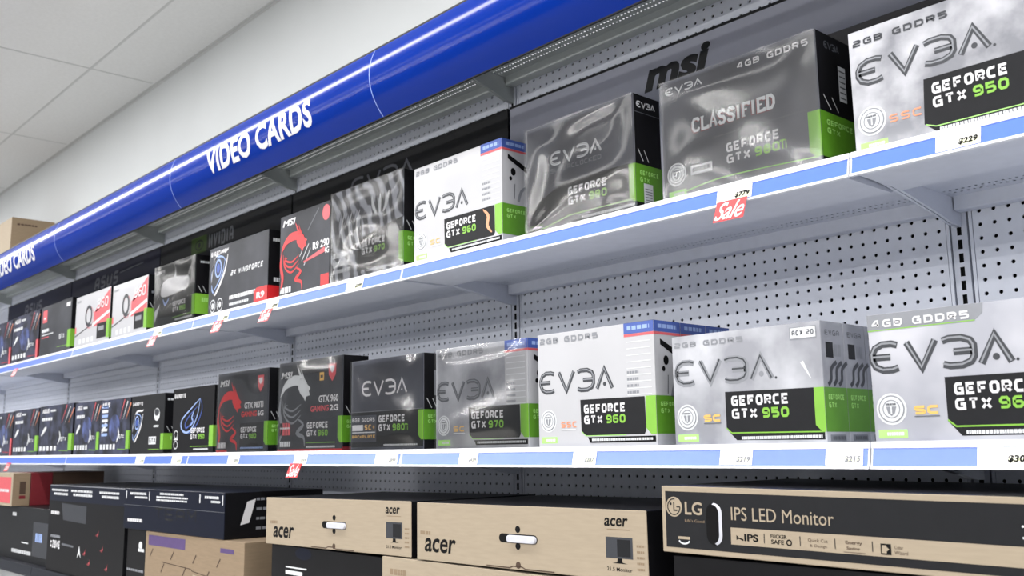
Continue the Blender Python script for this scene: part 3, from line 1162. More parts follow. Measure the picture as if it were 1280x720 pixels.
def lower_msi_960():
    W, D, H = 13.75, 3.2, 10.2
    r, a = gbox(-73.4, H, W, D, LZ, 'grey box with a white dragon emblem in the second row', (GRAPH, CARD, CARD))
    dragon(a, 'emblem', OFFW, GREY, .3, 3.1, 5.0)
    a.text('brand_logo', WHITE, 'MSI', .5, 3.1, 8.35, 9.1, 2, bold=.03, shear=.2)
    a.rect('model_panel', DGREY, 6.2, 12.4, .2, 3.6, 1)
    a.line('model_panel', LIME, [(6.3, 1.0), (12.4, 1.0)], .08, 3)
    gef(a, '960', 6.5, 1.7, .98)
    a.text('series_lettering', WHITE, 'GTX 960', 8.9, 12.9, 5.3, 6.1, 2, bold=.03)
    a.text('series_lettering', PINK, 'GAMING', 7.2, 11.0, 4.35, 5.0, 2, bold=.03)
    a.text('series_lettering', WHITE, '2G', 11.2, 12.9, 4.35, 5.0, 2, bold=.03)
    a.poly('shield', PINK, [(10.8, 9.4), (12.4, 9.4), (12.3, 8.2), (11.6, 7.5), (10.9, 8.2)], 1)
    a.poly('shield', OFFW, [(11.1, 9.2), (12.1, 9.2), (12.0, 8.7), (11.6, 8.4), (11.2, 8.7)], 2)
    a.rect('shield', GOLD, 9.0, 9.9, 7.7, 8.6, 1)
    a.rect('shield', DGREY, 9.2, 9.7, 8.0, 8.3, 2)
    a.rect('red_foot', RED, 0, W, .02, .32, 2)
    a.blur('red_foot', OFFW, 6.4, 12.4, .45, .65, 20, 3, seed=2)
    a.blur('memory_lettering', PINK, .5, 2.9, 1.9, 3.3, 3, 2, seed=3)
    a.blur('memory_lettering', OFFW, .5, 2.7, 2.6, 2.8, 4, 3, seed=31)
    a.blur('memory_lettering', OFFW, .5, 2.9, .6, 1.2, 3, 2, seed=4)
    green_band(a, .95, 3.75, 12.85, W, D)
    side_claw(a, D, 3.9)
    a.rect('side_print', REDD, 0, D, .02, .5, 1, 'R')
    wrap(r, W, D, H, 8.2, .3, .16)
    a.done()


def lower_msi_red():
    W, D, H = 13.4, 3.1, 10.0
    r, a = gbox(-89.3, H, W, D, LZ, 'grey box with a red dragon emblem in the second row', (GRAPH, CARD, CARD))
    dragon(a, 'emblem', RED, RED, .3, 2.6, 4.6)
    a.text('brand_logo', WHITE, 'MSI', .6, 3.2, 8.3, 9.1, 2, bold=.03, shear=.2)
    a.rect('model_panel', CHAR, 6.3, 12.4, .3, 3.6, 1)
    gef(a, '980', 6.6, 1.7, .9)
    a.text('series_lettering', WHITE, 'GTX 980TI', 7.4, 12.2, 5.3, 6.1, 2, bold=.03)
    a.text('series_lettering', RED, 'GAMING', 6.6, 10.6, 4.35, 5.0, 2, bold=.03)
    a.text('series_lettering', WHITE, '6G', 10.8, 12.3, 4.35, 5.0, 2, bold=.03)
    a.poly('shield', PINK, [(10.6, 9.2), (12.2, 9.2), (12.1, 7.9), (11.4, 7.2), (10.7, 7.9)], 1)
    a.poly('shield', OFFW, [(10.9, 8.9), (11.9, 8.9), (11.8, 8.4), (11.4, 8.1), (11.0, 8.4)], 2)
    a.rect('red_foot', RED, 0, 3.0, .02, .4, 2)
    a.blur('red_foot', OFFW, .4, 2.7, .6, 1.3, 4, 3, seed=21)
    a.blur('red_foot', ICE, 6.6, 12.4, .5, .7, 18, 3, seed=5)
    green_band(a, .9, 3.7, 12.5, W, D)
    side_claw(a, D, 3.9)
    wrap(r, W, D, H, 5.2, .3, .16)
    a.done()


lower_msi_960()
lower_msi_red()


def eye_mark(a, part, u, v, s, m1=ICE, m2=WHITE):
    """an eye drawn with swept bands"""
    def c(pts):
        return [(u + s * p, v + s * q) for p, q in pts]
    for pl, w, m in ((spline([(0, .1), (.1, .6), (.45, .98), (1.0, 1.0), (1.12, 1.06)], 6), .09, m2),
                     (spline([(0, .1), (.02, .42), (.28, .84), (.72, .84), (.98, .66)], 6), .06, m1),
                     (spline([(1.1, .86), (.96, .45), (.72, .1), (.3, -.3), (.16, -.2)], 6), .10, m2),
                     (spline([(.9, .72), (.8, .4), (.56, .12), (.3, -.1), (.16, -.16)], 6), .05, m1),
                     (spline([(.02, .02), (.1, -.2), (.3, -.3)], 6), .06, m1)):
        pts = c(pl)
        a.line(part, m, pts, taper(len(pts), s * w, .35), 2)
    a.ring(part, m1, u + s * .46, v + s * .5, s * .2, s * .27, s * .06, 2)
    a.disc(part, BLUE, u + s * .46, v + s * .5, s * .11, s * .16, 2)


def lower_eye():
    W, D, H = 12.2, 3.1, 8.55
    r, a = gbox(-118.2, H, W, D, LZ, 'dark box with blue-white eye emblem and green side flap in the second row', (CHAR, CARD, CARD))
    a.tech('brand_logo', WHITE, 'GIGABYTE', .6, 4.4, 7.1, 7.6, 2, wt=.25)
    eye_mark(a, 'emblem', .8, 2.9, 3.4)
    a.disc('badge', OFFW, 9.6, 5.6, 1.0, .9, 1)
    a.disc('badge', DGREY, 9.6, 5.9, .8, .5, 2)
    a.blur('badge', OFFW, 8.6, 10.4, 3.8, 4.1, 4, 2, seed=4)
    a.rect('model_lettering', OFFW, 7.0, 9.6, 1.4, 2.5, 1)
    a.tech('model_lettering', DGREY, 'GTX', 7.2, 9.4, 1.6, 2.3, 2, wt=.25)
    a.line('model_lettering', LIME, [(7, .7), (10.8, .7)], .07, 2)
    a.rect('green_band', LIME, 11.2, W, .7, 2.9, 3)
    a.rect('green_band', LIME, 0, D, .7, 2.9, 1, 'R')
    a.blur('green_band', LIMET, D * .3, D * .8, 2.0, 2.5, 3, 2, 'R', seed=4)
    a.blur('side_print', OFFW, .4, 2.4, 7.5, 7.8, 3, 1, 'R', seed=3)
    a.rect('side_print', GREY, 1.4, 1.9, 4.4, 6.6, 1, 'R')
    side_claw(a, D, 3.0)
    a.done()


def lower_drop():
    W, D, H = 12.8, 3.1, 8.8
    r, a = gbox(-103.1, H, W, D, LZ, 'dark box with a glowing blue drop emblem beside the red dragon box', (CARD, CARD, CARD))
    a.tech('brand_logo', WHITE, 'GIGABYTE', .5, 4.1, 7.5, 8.1, 2, wt=.25)
    for pl, w, m in ((spline([(8.6, 7.2), (6.0, 6.0), (3.2, 4.6), (3.0, 3.4), (4.6, 2.8), (6.4, 3.4), (8.0, 5.2), (8.6, 7.2)], 6), .28, ICE),
                     (spline([(7.9, 6.2), (5.4, 5.0), (4.2, 4.0), (4.6, 3.4), (6.0, 4.0), (7.2, 5.0)], 6), .22, BLUE),
                     (spline([(7.0, 5.8), (6.2, 4.8), (6.6, 4.2), (5.6, 3.6)], 6), .3, ICE),
                     (spline([(8.6, 7.2), (9.3, 6.0), (8.4, 4.4), (6.6, 3.0), (5.0, 2.6)], 6), .16, BLUE)):
        a.line('emblem', m, pl, taper(len(pl), w, .3), 2)
    gef(a, '950', 6.0, 1.9, .95)
    a.line('feature_strip', LIME, [(6.0, .95), (12.2, .95)], .07, 2)
    a.blur('feature_strip', OFFW, 7.0, 11.4, .5, .68, 16, 2, seed=4)
    for q in range(2):
        a.ring('badge', OFFW, 1.3, 1.2 + q * 1.4, .6, .5, .12, 2)
    a.rect('badge', OFFW, .7, 2.0, 1.85, 2.05, 2)
    a.rect('green_band', LIME, 11.6, W, .9, 3.6, 3)
    a.rect('green_band', LIME, 0, D, .9, 3.6, 1, 'R')
    a.done()


lower_eye()
lower_drop()


def cosmic_box(x0, z, W, H, lab, seed, flap=LIME, D=3.1, vert=False, glow=True, group=None):
    rr = random.Random(seed)
    r, a = gbox(x0, H, W, D, z, lab, (COSMIC, CARD, CARD))
    if glow:
        gc = W * rr.uniform(.42, .62)
        a.disc('artwork', COSMICB, gc, H * .48, W * .18, H * .24, 1)
    for k in range(3):
        u = W * (.68 + .1 * k)
        pts = [(u, H * .62), (u + W * .14, H * .97 - k * .3)]
        a.line('artwork', (PINK, OFFW, ORANGE)[k % 3], pts, [.05, .3], 2)
    a.line('artwork', OFFW, spline([(W * .08, H * .4), (W * .18, H * .52), (W * .24, H * .56)], 4), taper(9, .8, .2), 2)
    a.line('artwork', OFFW, spline([(W * .6, H * .22), (W * .66, H * .36), (W * .63, H * .48)], 4), taper(9, .5, .2), 2)
    if vert:
        for q in range(7):
            a.rect('brand_logo', (ICE, OFFW)[q % 2], W * .08, W * .28, H * (.34 + .085 * q), H * (.39 + .085 * q), 3)
        a.text('brand_logo', WHITE, 'ASUS', W * .06, W * .34, H * .86, H * .95, 3, bold=.04)
    else:
        a.text('brand_logo', WHITE, 'ASUS', W * .08, W * .3, H * .85, H * .94, 3, bold=.04, shear=.2)
        a.blur('artwork', OFFW, W * .34, W * .5, H * .87, H * .91, 4, 3, seed=seed)
        a.blur('artwork', OFFW, W * .08, W * .4, H * .7, H * .76, 4, 3, seed=seed + 1)
    for q in range(5):
        a.rect('feature_icon', OFFW, W * (.05 + .11 * q), W * (.12 + .11 * q), H * .1, H * .19, 2)
    a.tech('model_lettering', OFFW, 'GTX', W * .68, W * .84, H * .28, H * .36, 3, wt=.25)
    a.line('model_lettering', flap, [(W * .64, H * .1), (W * .9, H * .09)], .08, 3)
    if flap is LIME:
        a.rect('green_flap', LIME, W * .9, W, H * .1, H * .42, 3)
        a.rect('green_flap', LIME, 0, D, H * .1, H * .42, 1, 'R')
    else:
        a.rect('red_edge', PINK, W * .93, W, .05, H * .4, 3)
        a.rect('red_edge', REDD, 0, D, .05, H * .4, 1, 'R')
    a.done()


cosmic_box(-131.2, LZ, 12.5, 8.55, 'dark blue-glow box with vertical white title, left of the second row eye box', 11, vert=True)
cosmic_box(-143.0, LZ, 11.7, 8.65, 'dark claw-mark box, second to the left of the second row eye box', 12)
cosmic_box(-162.0, LZ, 18.0, 8.85, 'wide dark box with white blade art, third left of the second row eye box', 13, glow=False)
cosmic_box(-178.0, LZ, 15.4, 8.75, 'dark box with white blade art, second from the left of the second row', 14, glow=False)
cosmic_box(-194.0, LZ, 15.4, 8.6, 'dark blue-glow box with red edge at the far left of the second row', 15, flap=RED)

# --- upper row, right to left --------------------------------------------------


def upper_950():
    W, D, H = 12.6, 2.8, 8.14
    r, a = gbox(0.1, H, W, D, UZ, 'stormy silver box with orange letters at the end of the top row', (STORM, CARD, SILVERL))
    a.tech('memory_lettering', DGREY, '2GB GDDR5', .3, 6.4, 7.08, 7.52, 2, wt=.26)
    evga(a, 'brand_logo', DGREY, GREY, .5, 8.7, 4.38, 6.08, 1, .15)
    a.disc('brand_logo', DGREY, 8.92, 4.5, .09, .09, 1)
    dark_panel(a, CHAR, [(4.66, 3.68), (12.2, 3.68), (12.2, .1), (5.2, .3), (4.5, .9)])
    gef(a, '950', 5.12, 1.75, .98)
    a.line('model_panel', LIMET, [(4.6, .85), (5.2, .62), (12.2, .62)], .06, 2)
    a.blur('model_panel', OFFW, 5.4, 11.8, .3, .5, 26, 2, seed=4)
    badge(a, 1.22, 2.0, .95)
    a.tech('edition_lettering', ORANGE, 'SSC', 2.35, 4.42, 1.56, 2.05, 2, wt=.2)
    nvtag(a, .36, .2, 1.8, .48)
    a.done()
    r2 = thing('graphics_card_box', 'plain black box mostly hidden behind the stormy silver box', 'box', (-4.6 + 6.6, -7.3, UZ))
    a = Art(r2, 13.2, 3.0, 11.2)
    carton(a.g('carton'), 13.2, 3.0, 11.2, (CARD, CARD, CARD))
    a.done()


def serif(a, part, m, st, u0, u1, v0, v1, k=2):
    """heavy stencil letters with slab feet"""
    Gs = {'C': [[(.95, .78), (.75, 1), (.3, 1), (.08, .75), (.08, .25), (.3, 0), (.75, 0), (.95, .22)]],
          'L': [[(.2, 1), (.2, 0), (.95, 0), (.95, .22)], [(0, 1), (.45, 1)]],
          'A': [[(.1, 0), (.5, 1), (.9, 0)], [(.25, .34), (.75, .34)], [(0, 0), (.28, 0)], [(.72, 0), (1, 0)]],
          'S': [[(.9, .8), (.7, 1), (.3, 1), (.1, .78), (.3, .56), (.7, .46), (.9, .24), (.7, 0), (.3, 0), (.1, .2)]],
          'I': [[(.5, 0), (.5, 1)], [(.2, 1), (.8, 1)], [(.2, 0), (.8, 0)]],
          'F': [[(.2, 0), (.2, 1), (.95, 1), (.95, .8)], [(.2, .52), (.7, .52)], [(0, 0), (.45, 0)]],
          'E': [[(.95, .8), (.95, 1), (.2, 1), (.2, 0), (.95, 0), (.95, .2)], [(.2, .52), (.7, .52)]],
          'D': [[(.2, 0), (.2, 1), (.65, 1), (.92, .72), (.92, .28), (.65, 0), (.2, 0)]]}
    ws = {'I': .55}
    tot = sum(ws.get(c, 1) + .16 for c in st)
    cw = (u1 - u0) / tot
    x = u0
    th = (v1 - v0)
    for c in st:
        w = ws.get(c, 1) * cw
        for i, pl in enumerate(Gs[c]):
            a.line(part, m, [(x + p * w, v0 + th * (.08 + .84 * q)) for p, q in pl], th * (.2 if i == 0 else .11), k)
        x += w + .16 * cw


def upper_classified():
    W, D, H = 13.2, 4.7, 9.35
    r, a = gbox(-15.4, H, W, D, UZ, 'shrink-wrapped dark grey box with a pale stencil title across its front', (SLATE, CARD, CARD))
    evga(a, 'brand_logo', OFFW, None, .5, 3.9, 8.2, 8.75, 2, .14)
    a.tech('memory_lettering', WHITE, '4GB GDDR5', 7.0, 12.65, 8.38, 8.85, 2, wt=.24)
    serif(a, 'title_lettering', REDD, 'CLASSIFIED', 2.8, 9.85, 4.68, 5.75, 1)
    serif(a, 'title_lettering', OFFW, 'CLASSIFIED', 2.86, 9.95, 4.75, 5.82, 2)
    gef(a, '980', 5.74, 1.72, .97)
    a.text('model_lettering', LIME, 'Ti', 10.1, 10.6, 1.74, 2.4, 3, bold=.02)
    a.line('model_panel', MIDG, [(4.7, 3.95), (12.2, 3.95)], .04, 1)
    badge(a, 1.24, 1.95, .88)
    a.rect('sticker', OFFW, 2.52, 4.46, 1.58, 2.28, 1)
    a.blur('sticker', MIDG, 2.7, 4.3, 1.8, 2.1, 6, 2, seed=4)
    nvtag(a, .46, .2, 1.6, .52)
    a.line('feature_strip', LIMET, spline([(1.9, .5), (5.6, .86), (12.9, .6)], 6), .08, 1)
    a.blur('feature_strip', OFFW, 6.3, 12.9, .2, .36, 26, 1, seed=6)
    green_band(a, .6, 3.74, 12.3, W, D)
    evga(a, 'side_print', MIDG, None, D * .22, D * .62, 8.3, 8.8, 1, .15, 'R')
    a.rect('side_print', OFFW, D * .56, D * .76, 4.9, 7.4, 1, 'R')
    for q in range(6):
        a.rect('side_print', MIDG, D * .58, D * .74, 5.1 + q * .38, 5.2 + q * .38, 2, 'R')
    side_claw(a, D, 4.0)
    wrap(r, W, D, H, 2.4, .3, .16)
    a.done()


def upper_980():
    W, D, H = 12.45, 3.2, 9.5
    r, a = gbox(-30.6, H, W, D, UZ, 'shrink-wrapped slate grey box beside the stencil-titled box on the top row', (SLATE, CARD, CARD))
    evga(a, 'brand_logo', OFFW, GREY, 3.1, 8.95, 5.62, 6.75, 1, .12)
    a.tech('edition_lettering', GREY, 'SUPERCLOCKED', 3.1, 8.9, 4.98, 5.36, 1, wt=.12)
    gef(a, '980', 5.1, 1.84, .97)
    dark_panel(a, CHAR, [(0.05, 2.2), (4.4, 3.9), (11.8, 3.9), (11.8, .05), (.05, .05)])
    nvtag(a, .28, .38, 1.78, .48)
    a.line('feature_strip', LIMET, [(2.1, .4), (5.2, 1.0), (12.3, .98)], .06, 2)
    a.blur('feature_strip', OFFW, 6.6, 12.2, .44, .66, 22, 2, seed=6)
    green_band(a, .75, 3.8, 11.8, W, D)
    evga(a, 'side_print', OFFW, None, D * .12, D * .8, 8.45, 8.95, 1, .16, 'R')
    a.rect('side_print', MIDG, 0.1, D - .1, 8.0, 8.05, 1, 'R')
    side_claw(a, D, 4.1)
    a.rect('sticker', OFFW, D * .28, D * .62, .1, 2.3, 3, 'R')
    for q in range(8):
        a.rect('sticker', MIDG, D * .32, D * .58, .3 + q * .22, .36 + q * .22, 4, 'R')
    wrap(r, W, D, H, 6.1, .4, .2)
    a.done()


def upper_tiger():
    W, D, H = 13.7, 3.2, 10.35
    r, a = gbox(-62.5, H, W, D, UZ, 'shrink-wrapped grey tiger-striped box on the top row', (TIGER, CARD, CARD))
    for q in range(7):
        u = 2.0 + q * .75
        pts = spline([(u, 7.8 - q * .05), (u - .6, 6.0), (u + .1, 4.2 - .15 * q), (u + 1.5, 3.2)], 5)
        a.line('artwork', (DGREY, OFFW)[q % 2], pts, taper(len(pts), .3, .2), 2)
    for q in range(5):
        pts = spline([(8.0 + q * .8, 8.6), (8.3 + q * .6, 7.4), (8.9 + q * .3, 6.5)], 5)
        a.line('artwork', (OFFW, DGREY)[q % 2], pts, taper(len(pts), .5, .2), 2)
    dark_panel(a, CHAR, [(5.6, 4.4), (13.6, 5.4), (13.6, .9), (5.2, .9)])
    gef(a, '970', 6.2, 2.5, .95)
    a.blur('memory_lettering', OFFW, .5, 3.6, 2.9, 3.5, 5, 2, seed=2)
    a.blur('memory_lettering', OFFW, .5, 3.8, 1.9, 2.5, 5, 2, seed=3)
    a.blur('memory_lettering', OFFW, .5, 4.0, 1.2, 1.6, 6, 2, seed=4)
    a.blur('feature_strip', OFFW, 7.5, 13.0, .6, .8, 16, 2, seed=5)
    green_band(a, .7, 3.9, 12.9, W, D)
    side_claw(a, D, 4.1)
    wrap(r, W, D, H, 9.4, .24, .14)
    a.done()


def upper_r9():
    W, D, H = 11.2, 3.1, 9.85
    r, a = gbox(-74.0, H, W, D, UZ, 'grey box with a red dragon emblem on the top row', (GRAPH, CARD, CARD))
    dragon(a, 'emblem', RED, RED, .3, 2.7, 4.4)
    a.text('brand_logo', WHITE, 'MSI', .6, 3.6, 8.5, 9.3, 2, bold=.03, shear=.2)
    a.text('series_lettering', WHITE, 'R9 290', 7.6, 11.1, 4.7, 5.6, 2, bold=.03)
    a.line('series_lettering', PINK, [(5.6, 3.6), (10.2, 4.4)], [.2, .6], 2)
    a.text('series_lettering', WHITE, '4G', 10.1, 11.1, 3.9, 4.6, 2, bold=.03)
    for q in range(3):
        a.line('series_lettering', OFFW, [(4.7 + q * .5, 4.4 - q * .6), (6.3 + q * .4, 6.2 - q * .6)], .1, 2)
    a.line('artwork', MIDG, [(6.4, 7.2), (8.8, 9.4)], .15, 1)
    a.disc('shield', PINK, 10.4, 8.6, .8, .9, 1)
    a.rect('red_foot', RED, 9.4, 11.1, .1, 1.6, 1)
    a.blur('red_foot', OFFW, .3, 2.8, .5, 1.2, 4, 2, seed=8)
    a.done()


def upper_wind():
    W, D, H = 16.3, 3.1, 9.05
    r, a = gbox(-93.2, H, W, D, UZ, 'large dark grey box with a blue-white eye emblem on the top row', (GRAPH, CARD, CARD))
    a.tech('brand_logo', WHITE, 'GIGABYTE', .5, 5.0, 7.9, 8.5, 2, wt=.25)
    eye_mark(a, 'emblem', .8, 4.0, 4.2)
    a.tech('series_lettering', OFFW, '2X WINDFORCE', 6.4, 15.0, 4.6, 5.3, 2, wt=.26, shear=.2)
    for q in range(2):
        a.ring('badge', OFFW, 1.4 + q * 2.1, 1.2, .75, .8, .14, 2)
        a.disc('badge', OFFW, 1.4 + q * 2.1, 1.2, .35, .4, 2)
    a.blur('feature_strip', WHITE, 6.2, 13.2, 1.5, 2.0, 9, 2, seed=3)
    a.blur('feature_strip', OFFW, 6.2, 11.5, .7, 1.05, 9, 2, seed=4)
    a.poly('red_corner', RED, [(12.9, 1.7), (13.6, 2.1), (W, 2.1), (W, .05), (12.9, .05)], 3)
    a.rect('red_corner', RED, 0, D, .05, 2.1, 1, 'R')
    a.text('red_corner', WHITE, 'R9', 13.6, 15.6, .7, 1.5, 4, bold=.03)
    a.blur('side_print', OFFW, .6, 2.4, 7.6, 8.0, 4, 1, 'R', seed=3)
    a.blur('side_print', OFFW, .8, 2.0, 2.6, 3.1, 3, 1, 'R', seed=5)
    a.done()


def upper_glare():
    W, D, H = 13.9, 3.1, 9.15
    r, a = gbox(-111.3, H, W, D, UZ, 'black wrapped box with white lamp glare painted on its front, left of the large eye box', (CHAR, CARD, CARD))
    a.tech('brand_logo', WHITE, 'GIGABYTE', .3, 3.4, 8.0, 8.5, 2, wt=.25)
    a.poly('artwork', WHITE, spline([(2.2, 6.0), (3.6, 6.9), (7.5, 6.9), (11.6, 6.4), (11.2, 4.9), (8.0, 4.6), (4.2, 4.4), (2.3, 4.7), (2.2, 6.0)], 4)[:-1], 1)  # lamp glare on the wrap, painted as a white burst
    a.poly('artwork', OFFW, [(6.6, 6.7), (7.2, 8.4), (7.4, 6.7)], 2)
    a.line('artwork', ICE, spline([(3.0, 4.2), (3.9, 3.3), (5.2, 4.1)], 5), taper(11, .4, .3), 2)
    a.poly('artwork', OFFW, [(.3, .9), (.2, 2.6), (2.0, 3.6), (1.2, 2.2)], 1)
    gef(a, '950', 6.6, 1.9, .95)
    a.line('feature_strip', LIME, [(6.6, 1.1), (12.8, 1.2)], .08, 2)
    a.blur('feature_strip', OFFW, 7.5, 13.2, .6, .85, 14, 2, seed=3)
    a.rect('green_band', LIME, 12.9, W, .9, 3.7, 3)
    a.rect('green_band', LIME, 0, D, .9, 3.7, 1, 'R')
    a.blur('green_band', LIMET, D * .3, D * .8, 2.6, 3.2, 3, 2, 'R', seed=4)
    a.blur('side_print', OFFW, .6, 2.4, 8.0, 8.3, 4, 1, 'R', seed=3)
    side_claw(a, D, 3.9)
    wrap(r, W, D, H, 4.4, .3, .16)
    a.done()


def white_red(x0, W, H, lab, side):
    D = 3.1
    r, a = gbox(x0, H, W, D, UZ, lab, (WHITECARD, CARD, WHITECARD))
    a.poly('red_panel', PINK, [(W * .56, H * .62), (W - .05, H * .82), (W - .05, H * .38), (W * .56, H * .34)], 1)
    a.poly('red_panel', PINK, [(W * .6, H * .66), (W - .05, H * .98), (W - .05, H * .82), (W * .6, H * .6)], 1)
    a.line('red_panel', WHITE, [(W * .52, H * .38), (W - .05, H * .56)], .5, 2)
    a.tech('red_panel', WHITE, '960', W * .64, W * .94, H * .66, H * .84, 3, wt=.16, shear=.1)
    a.ring('artwork', DGREY, W * .4, H * .58, W * .085, H * .17, .55, 2)
    a.ring('artwork', PINK, W * .43, H * .54, W * .11, H * .2, .12, 1)
    a.line('artwork', DGREY, [(.1, H * .24), (W * .56, H * .42)], .22, 1)
    a.rect('artwork', PINK, .05, .7, H * .3, H * .42, 1)
    for q in range(4):
        a.rect('feature_icon', OFFW, W * (.14 + .12 * q), W * (.2 + .12 * q), H * .08, H * .17, 1)
    a.rect('model_panel', CHAR, W * .66, W * .92, H * .1, H * .38, 3)
    a.rect('model_panel', GREY, W * .7, W * .86, H * .24, H * .32, 4)
    a.blur('brand_logo', GREY, .5, 2.4, H * .88, H * .92, 4, 1, seed=2)
    a.rect('green_flap', LIME, W * .93, W, H * .08, H * .42, 4)
    a.rect('green_flap', LIME, 0, D, H * .08, H * .42, 1, 'R')
    if side:
        a.disc('side_print', OFFW, D * .5, H * .82, .5, .5, 1, 'R')
        a.blur('side_print', GREY, .6, 2.4, H * .68, H * .72, 3, 1, 'R', seed=3)
        side_claw(a, D, H * .42)
    a.done()


def upper_dark():
    W, D, H = 17.0, 3.1, 9.5
    r, a = gbox(-164.9, H, W, D, UZ, 'plain dark grey box with small red emblem left of two white and red boxes', (GRAPH, CARD, CARD))
    a.rect('emblem', PINK, 1.2, 3.6, 6.4, 8.7, 1)
    a.rect('emblem', OFFW, 1.8, 2.8, 7.0, 7.4, 2)
    a.blur('series_lettering', OFFW, 1.0, 5.0, 4.6, 5.2, 4, 1, seed=5)
    a.blur('series_lettering', OFFW, 1.0, 7.5, 4.0, 4.2, 8, 1, seed=6)
    a.blur('series_lettering', PINK, 1.0, 5.0, 3.5, 3.7, 6, 1, seed=7)
    a.rect('brand_logo', WHITE, 14.2, 16.2, 8.1, 8.8, 1)
    a.tech('model_lettering', OFFW, 'GTX', 11.0, 13.8, 2.6, 3.5, 1, wt=.25)
    a.line('model_lettering', LIME, [(10, 1.3), (15.4, 1.2)], .08, 1)
    a.rect('green_flap', LIME, 15.4, W, .8, 3.9, 2)
    a.rect('green_flap', LIME, 0, D, .8, 3.9, 1, 'R')
    a.done()


upper_950()
upper_classified()
upper_980()
white_label_box(-47.0, UZ, 13.25, 3.2, 9.75, 'white box with blue header and copper streak on the top row', '960', WHITECARD, '2GB GDDR5', 'SC', 0, False)
upper_tiger()
upper_r9()
upper_wind()
upper_glare()
white_red(-128.3, 14.2, 8.7, 'white and red box beside the black wrapped box on the top row', True)
white_red(-145.6, 16.2, 8.95, 'white and red box, left of its twin on the top row', False)
upper_dark()
cosmic_box(-183.0, UZ, 17.0, 9.4, 'dark blade-art box with red edge on the top row, left of the plain dark box', 16, flap=RED)
cosmic_box(-200.5, UZ, 17.0, 9.3, 'dark blue-glow box at the far left of the top row', 17, flap=RED)


# ---------------------------------------------------------------- price labels and sale tags
def price_label(x0, x1, zoff, lab, price, frame=False, shade=TAGPAPER):
    root = thing('price_label', lab, 'price label', ((x0 + x1) / 2, 0, zoff), 'paper price labels in the rails')
    w = (x1 - x0) / 2
    g = G()
    za, zb = .34, 1.31
    g.mesh([(-w, rail_y(za) - .05, za), (w, rail_y(za) - .05, za), (w, rail_y(zb) - .05, zb), (-w, rail_y(zb) - .05, zb)], [(0, 1, 2, 3)], shade)
    g.mesh([(w * .1, rail_y(za + .03) - .06, za + .03), (w * .97, rail_y(za + .03) - .06, za + .03), (w * .97, rail_y(.75) - .06, .75), (w * .1, rail_y(.75) - .06, .75)], [(0, 1, 2, 3)], TAGCREAM)
    g.build('paper', root)
    t = G()
    vs, fs = glyphs(price, .045, .12, 1.05)
    tw = min(w * .85, 1.2)
    def yz(z):
        return rail_y(z) - .075
    t.mesh([(w * .88 - tw + a * tw, yz(.48 + b * .42), .48 + b * .42) for a, b in vs], fs, JET if not frame else GREY)
    for q in range(2):
        t.mesh([(-w * .85, yz(1.02 + q * .12), 1.02 + q * .12), (-w * .1, yz(1.02 + q * .12), 1.02 + q * .12), (-w * .1, yz(1.06 + q * .12), 1.06 + q * .12), (-w * .85, yz(1.06 + q * .12), 1.06 + q * .12)], [(0, 1, 2, 3)], OFFW)
    t.build('print', root)


def sale_tag(x, zoff, lab):
    root = thing('sale_tag', lab, 'sale tag', (x, 0, zoff), 'red sale tags hanging from the rails')
    y0, z0, y1, z1 = -15.33, .40, -15.95, -1.15
    g = G()
    w = 1.25
    g.prism([(y0, z0), (y1, z1), (y1 + .02, z1), (y0 + .02, z0)], -w, w, TAGRED)
    g.build('card', root)
    t = G()
    vs, fs = glyphs('Sale', .012, .45, .95)
    t.mesh([(-w * .95 + a * w * 1.9, y0 + (y1 - y0) * (.92 - b * .84) - .012, z0 + (z1 - z0) * (.92 - b * .84)) for a, b in vs], fs, WHITE)
    t.build('lettering', root)


price_label(5.5, 8.1, SH_UP, 'white $229 label under the stormy silver box', '$229')
price_label(-10.1, -7.2, SH_UP, 'white price label above the large red Sale tag', '$779')
price_label(-58.0, -54.8, SH_UP, 'white price label under the tiger-striped box', '$399')
price_label(-75.6, -72.6, SH_UP, 'white price label above the Sale tag under the top row red dragon box', '$299')
price_label(-88.4, -85.4, SH_UP, 'white price label above the Sale tag under the large eye box', '$269')
price_label(-109.2, -106.2, SH_UP, 'white price label above the Sale tag under the painted glare box', '$199')
price_label(6.3, 9.3, SH_LO, 'white $309 label at the right end of the lower rail', '$309')
price_label(-2.95, -.45, SH_LO, 'white bordered label beside the joint under the file of silver boxes', '$215', True)
price_label(-10.9, -8.3, SH_LO, 'white price label under the gold-lettered silver box', '$219', True)
price_label(-24.9, -22.4, SH_LO, 'white price label under the orange-lettered white box', '$287', True)
price_label(-39.1, -36.5, SH_LO, 'white price label under the wrapped grey box with white label flap', '$439', True)
price_label(-52.3, -48.5, SH_LO, 'white bordered label beside the joint under the dark grey white-logo box', '$899', True)
price_label(-68.2, -65.4, SH_LO, 'white price label above the Sale tag on the lower rail', '$269', True)
price_label(-84.3, -81.3, SH_LO, 'white price label under the second row red dragon box', '$899', True)
price_label(-101.0, -97.8, SH_LO, 'white price label under the blue drop box', '$219', True)
price_label(-113.6, -110.4, SH_LO, 'white price label under the second row eye box', '$199', True)
sale_tag(-8.7, SH_UP, 'large red Sale tag under the stencil-titled dark grey box')
sale_tag(-74.8, SH_UP, 'red Sale tag under the top row red dragon box')
sale_tag(-87.6, SH_UP, 'red Sale tag under the large eye box')
sale_tag(-108.4, SH_UP, 'red Sale tag under the painted glare box')
sale_tag(-175.0, SH_UP, 'red Sale tag at the far left of the upper rail')
sale_tag(-67.3, SH_LO, 'red Sale tag on the lower rail above the left cardboard monitor carton')
sale_tag(-175.5, SH_LO, 'red Sale tag at the far left of the lower rail')

# ---------------------------------------------------------------- cartons on the base shelf
BZ = SH_BASE + 1.61


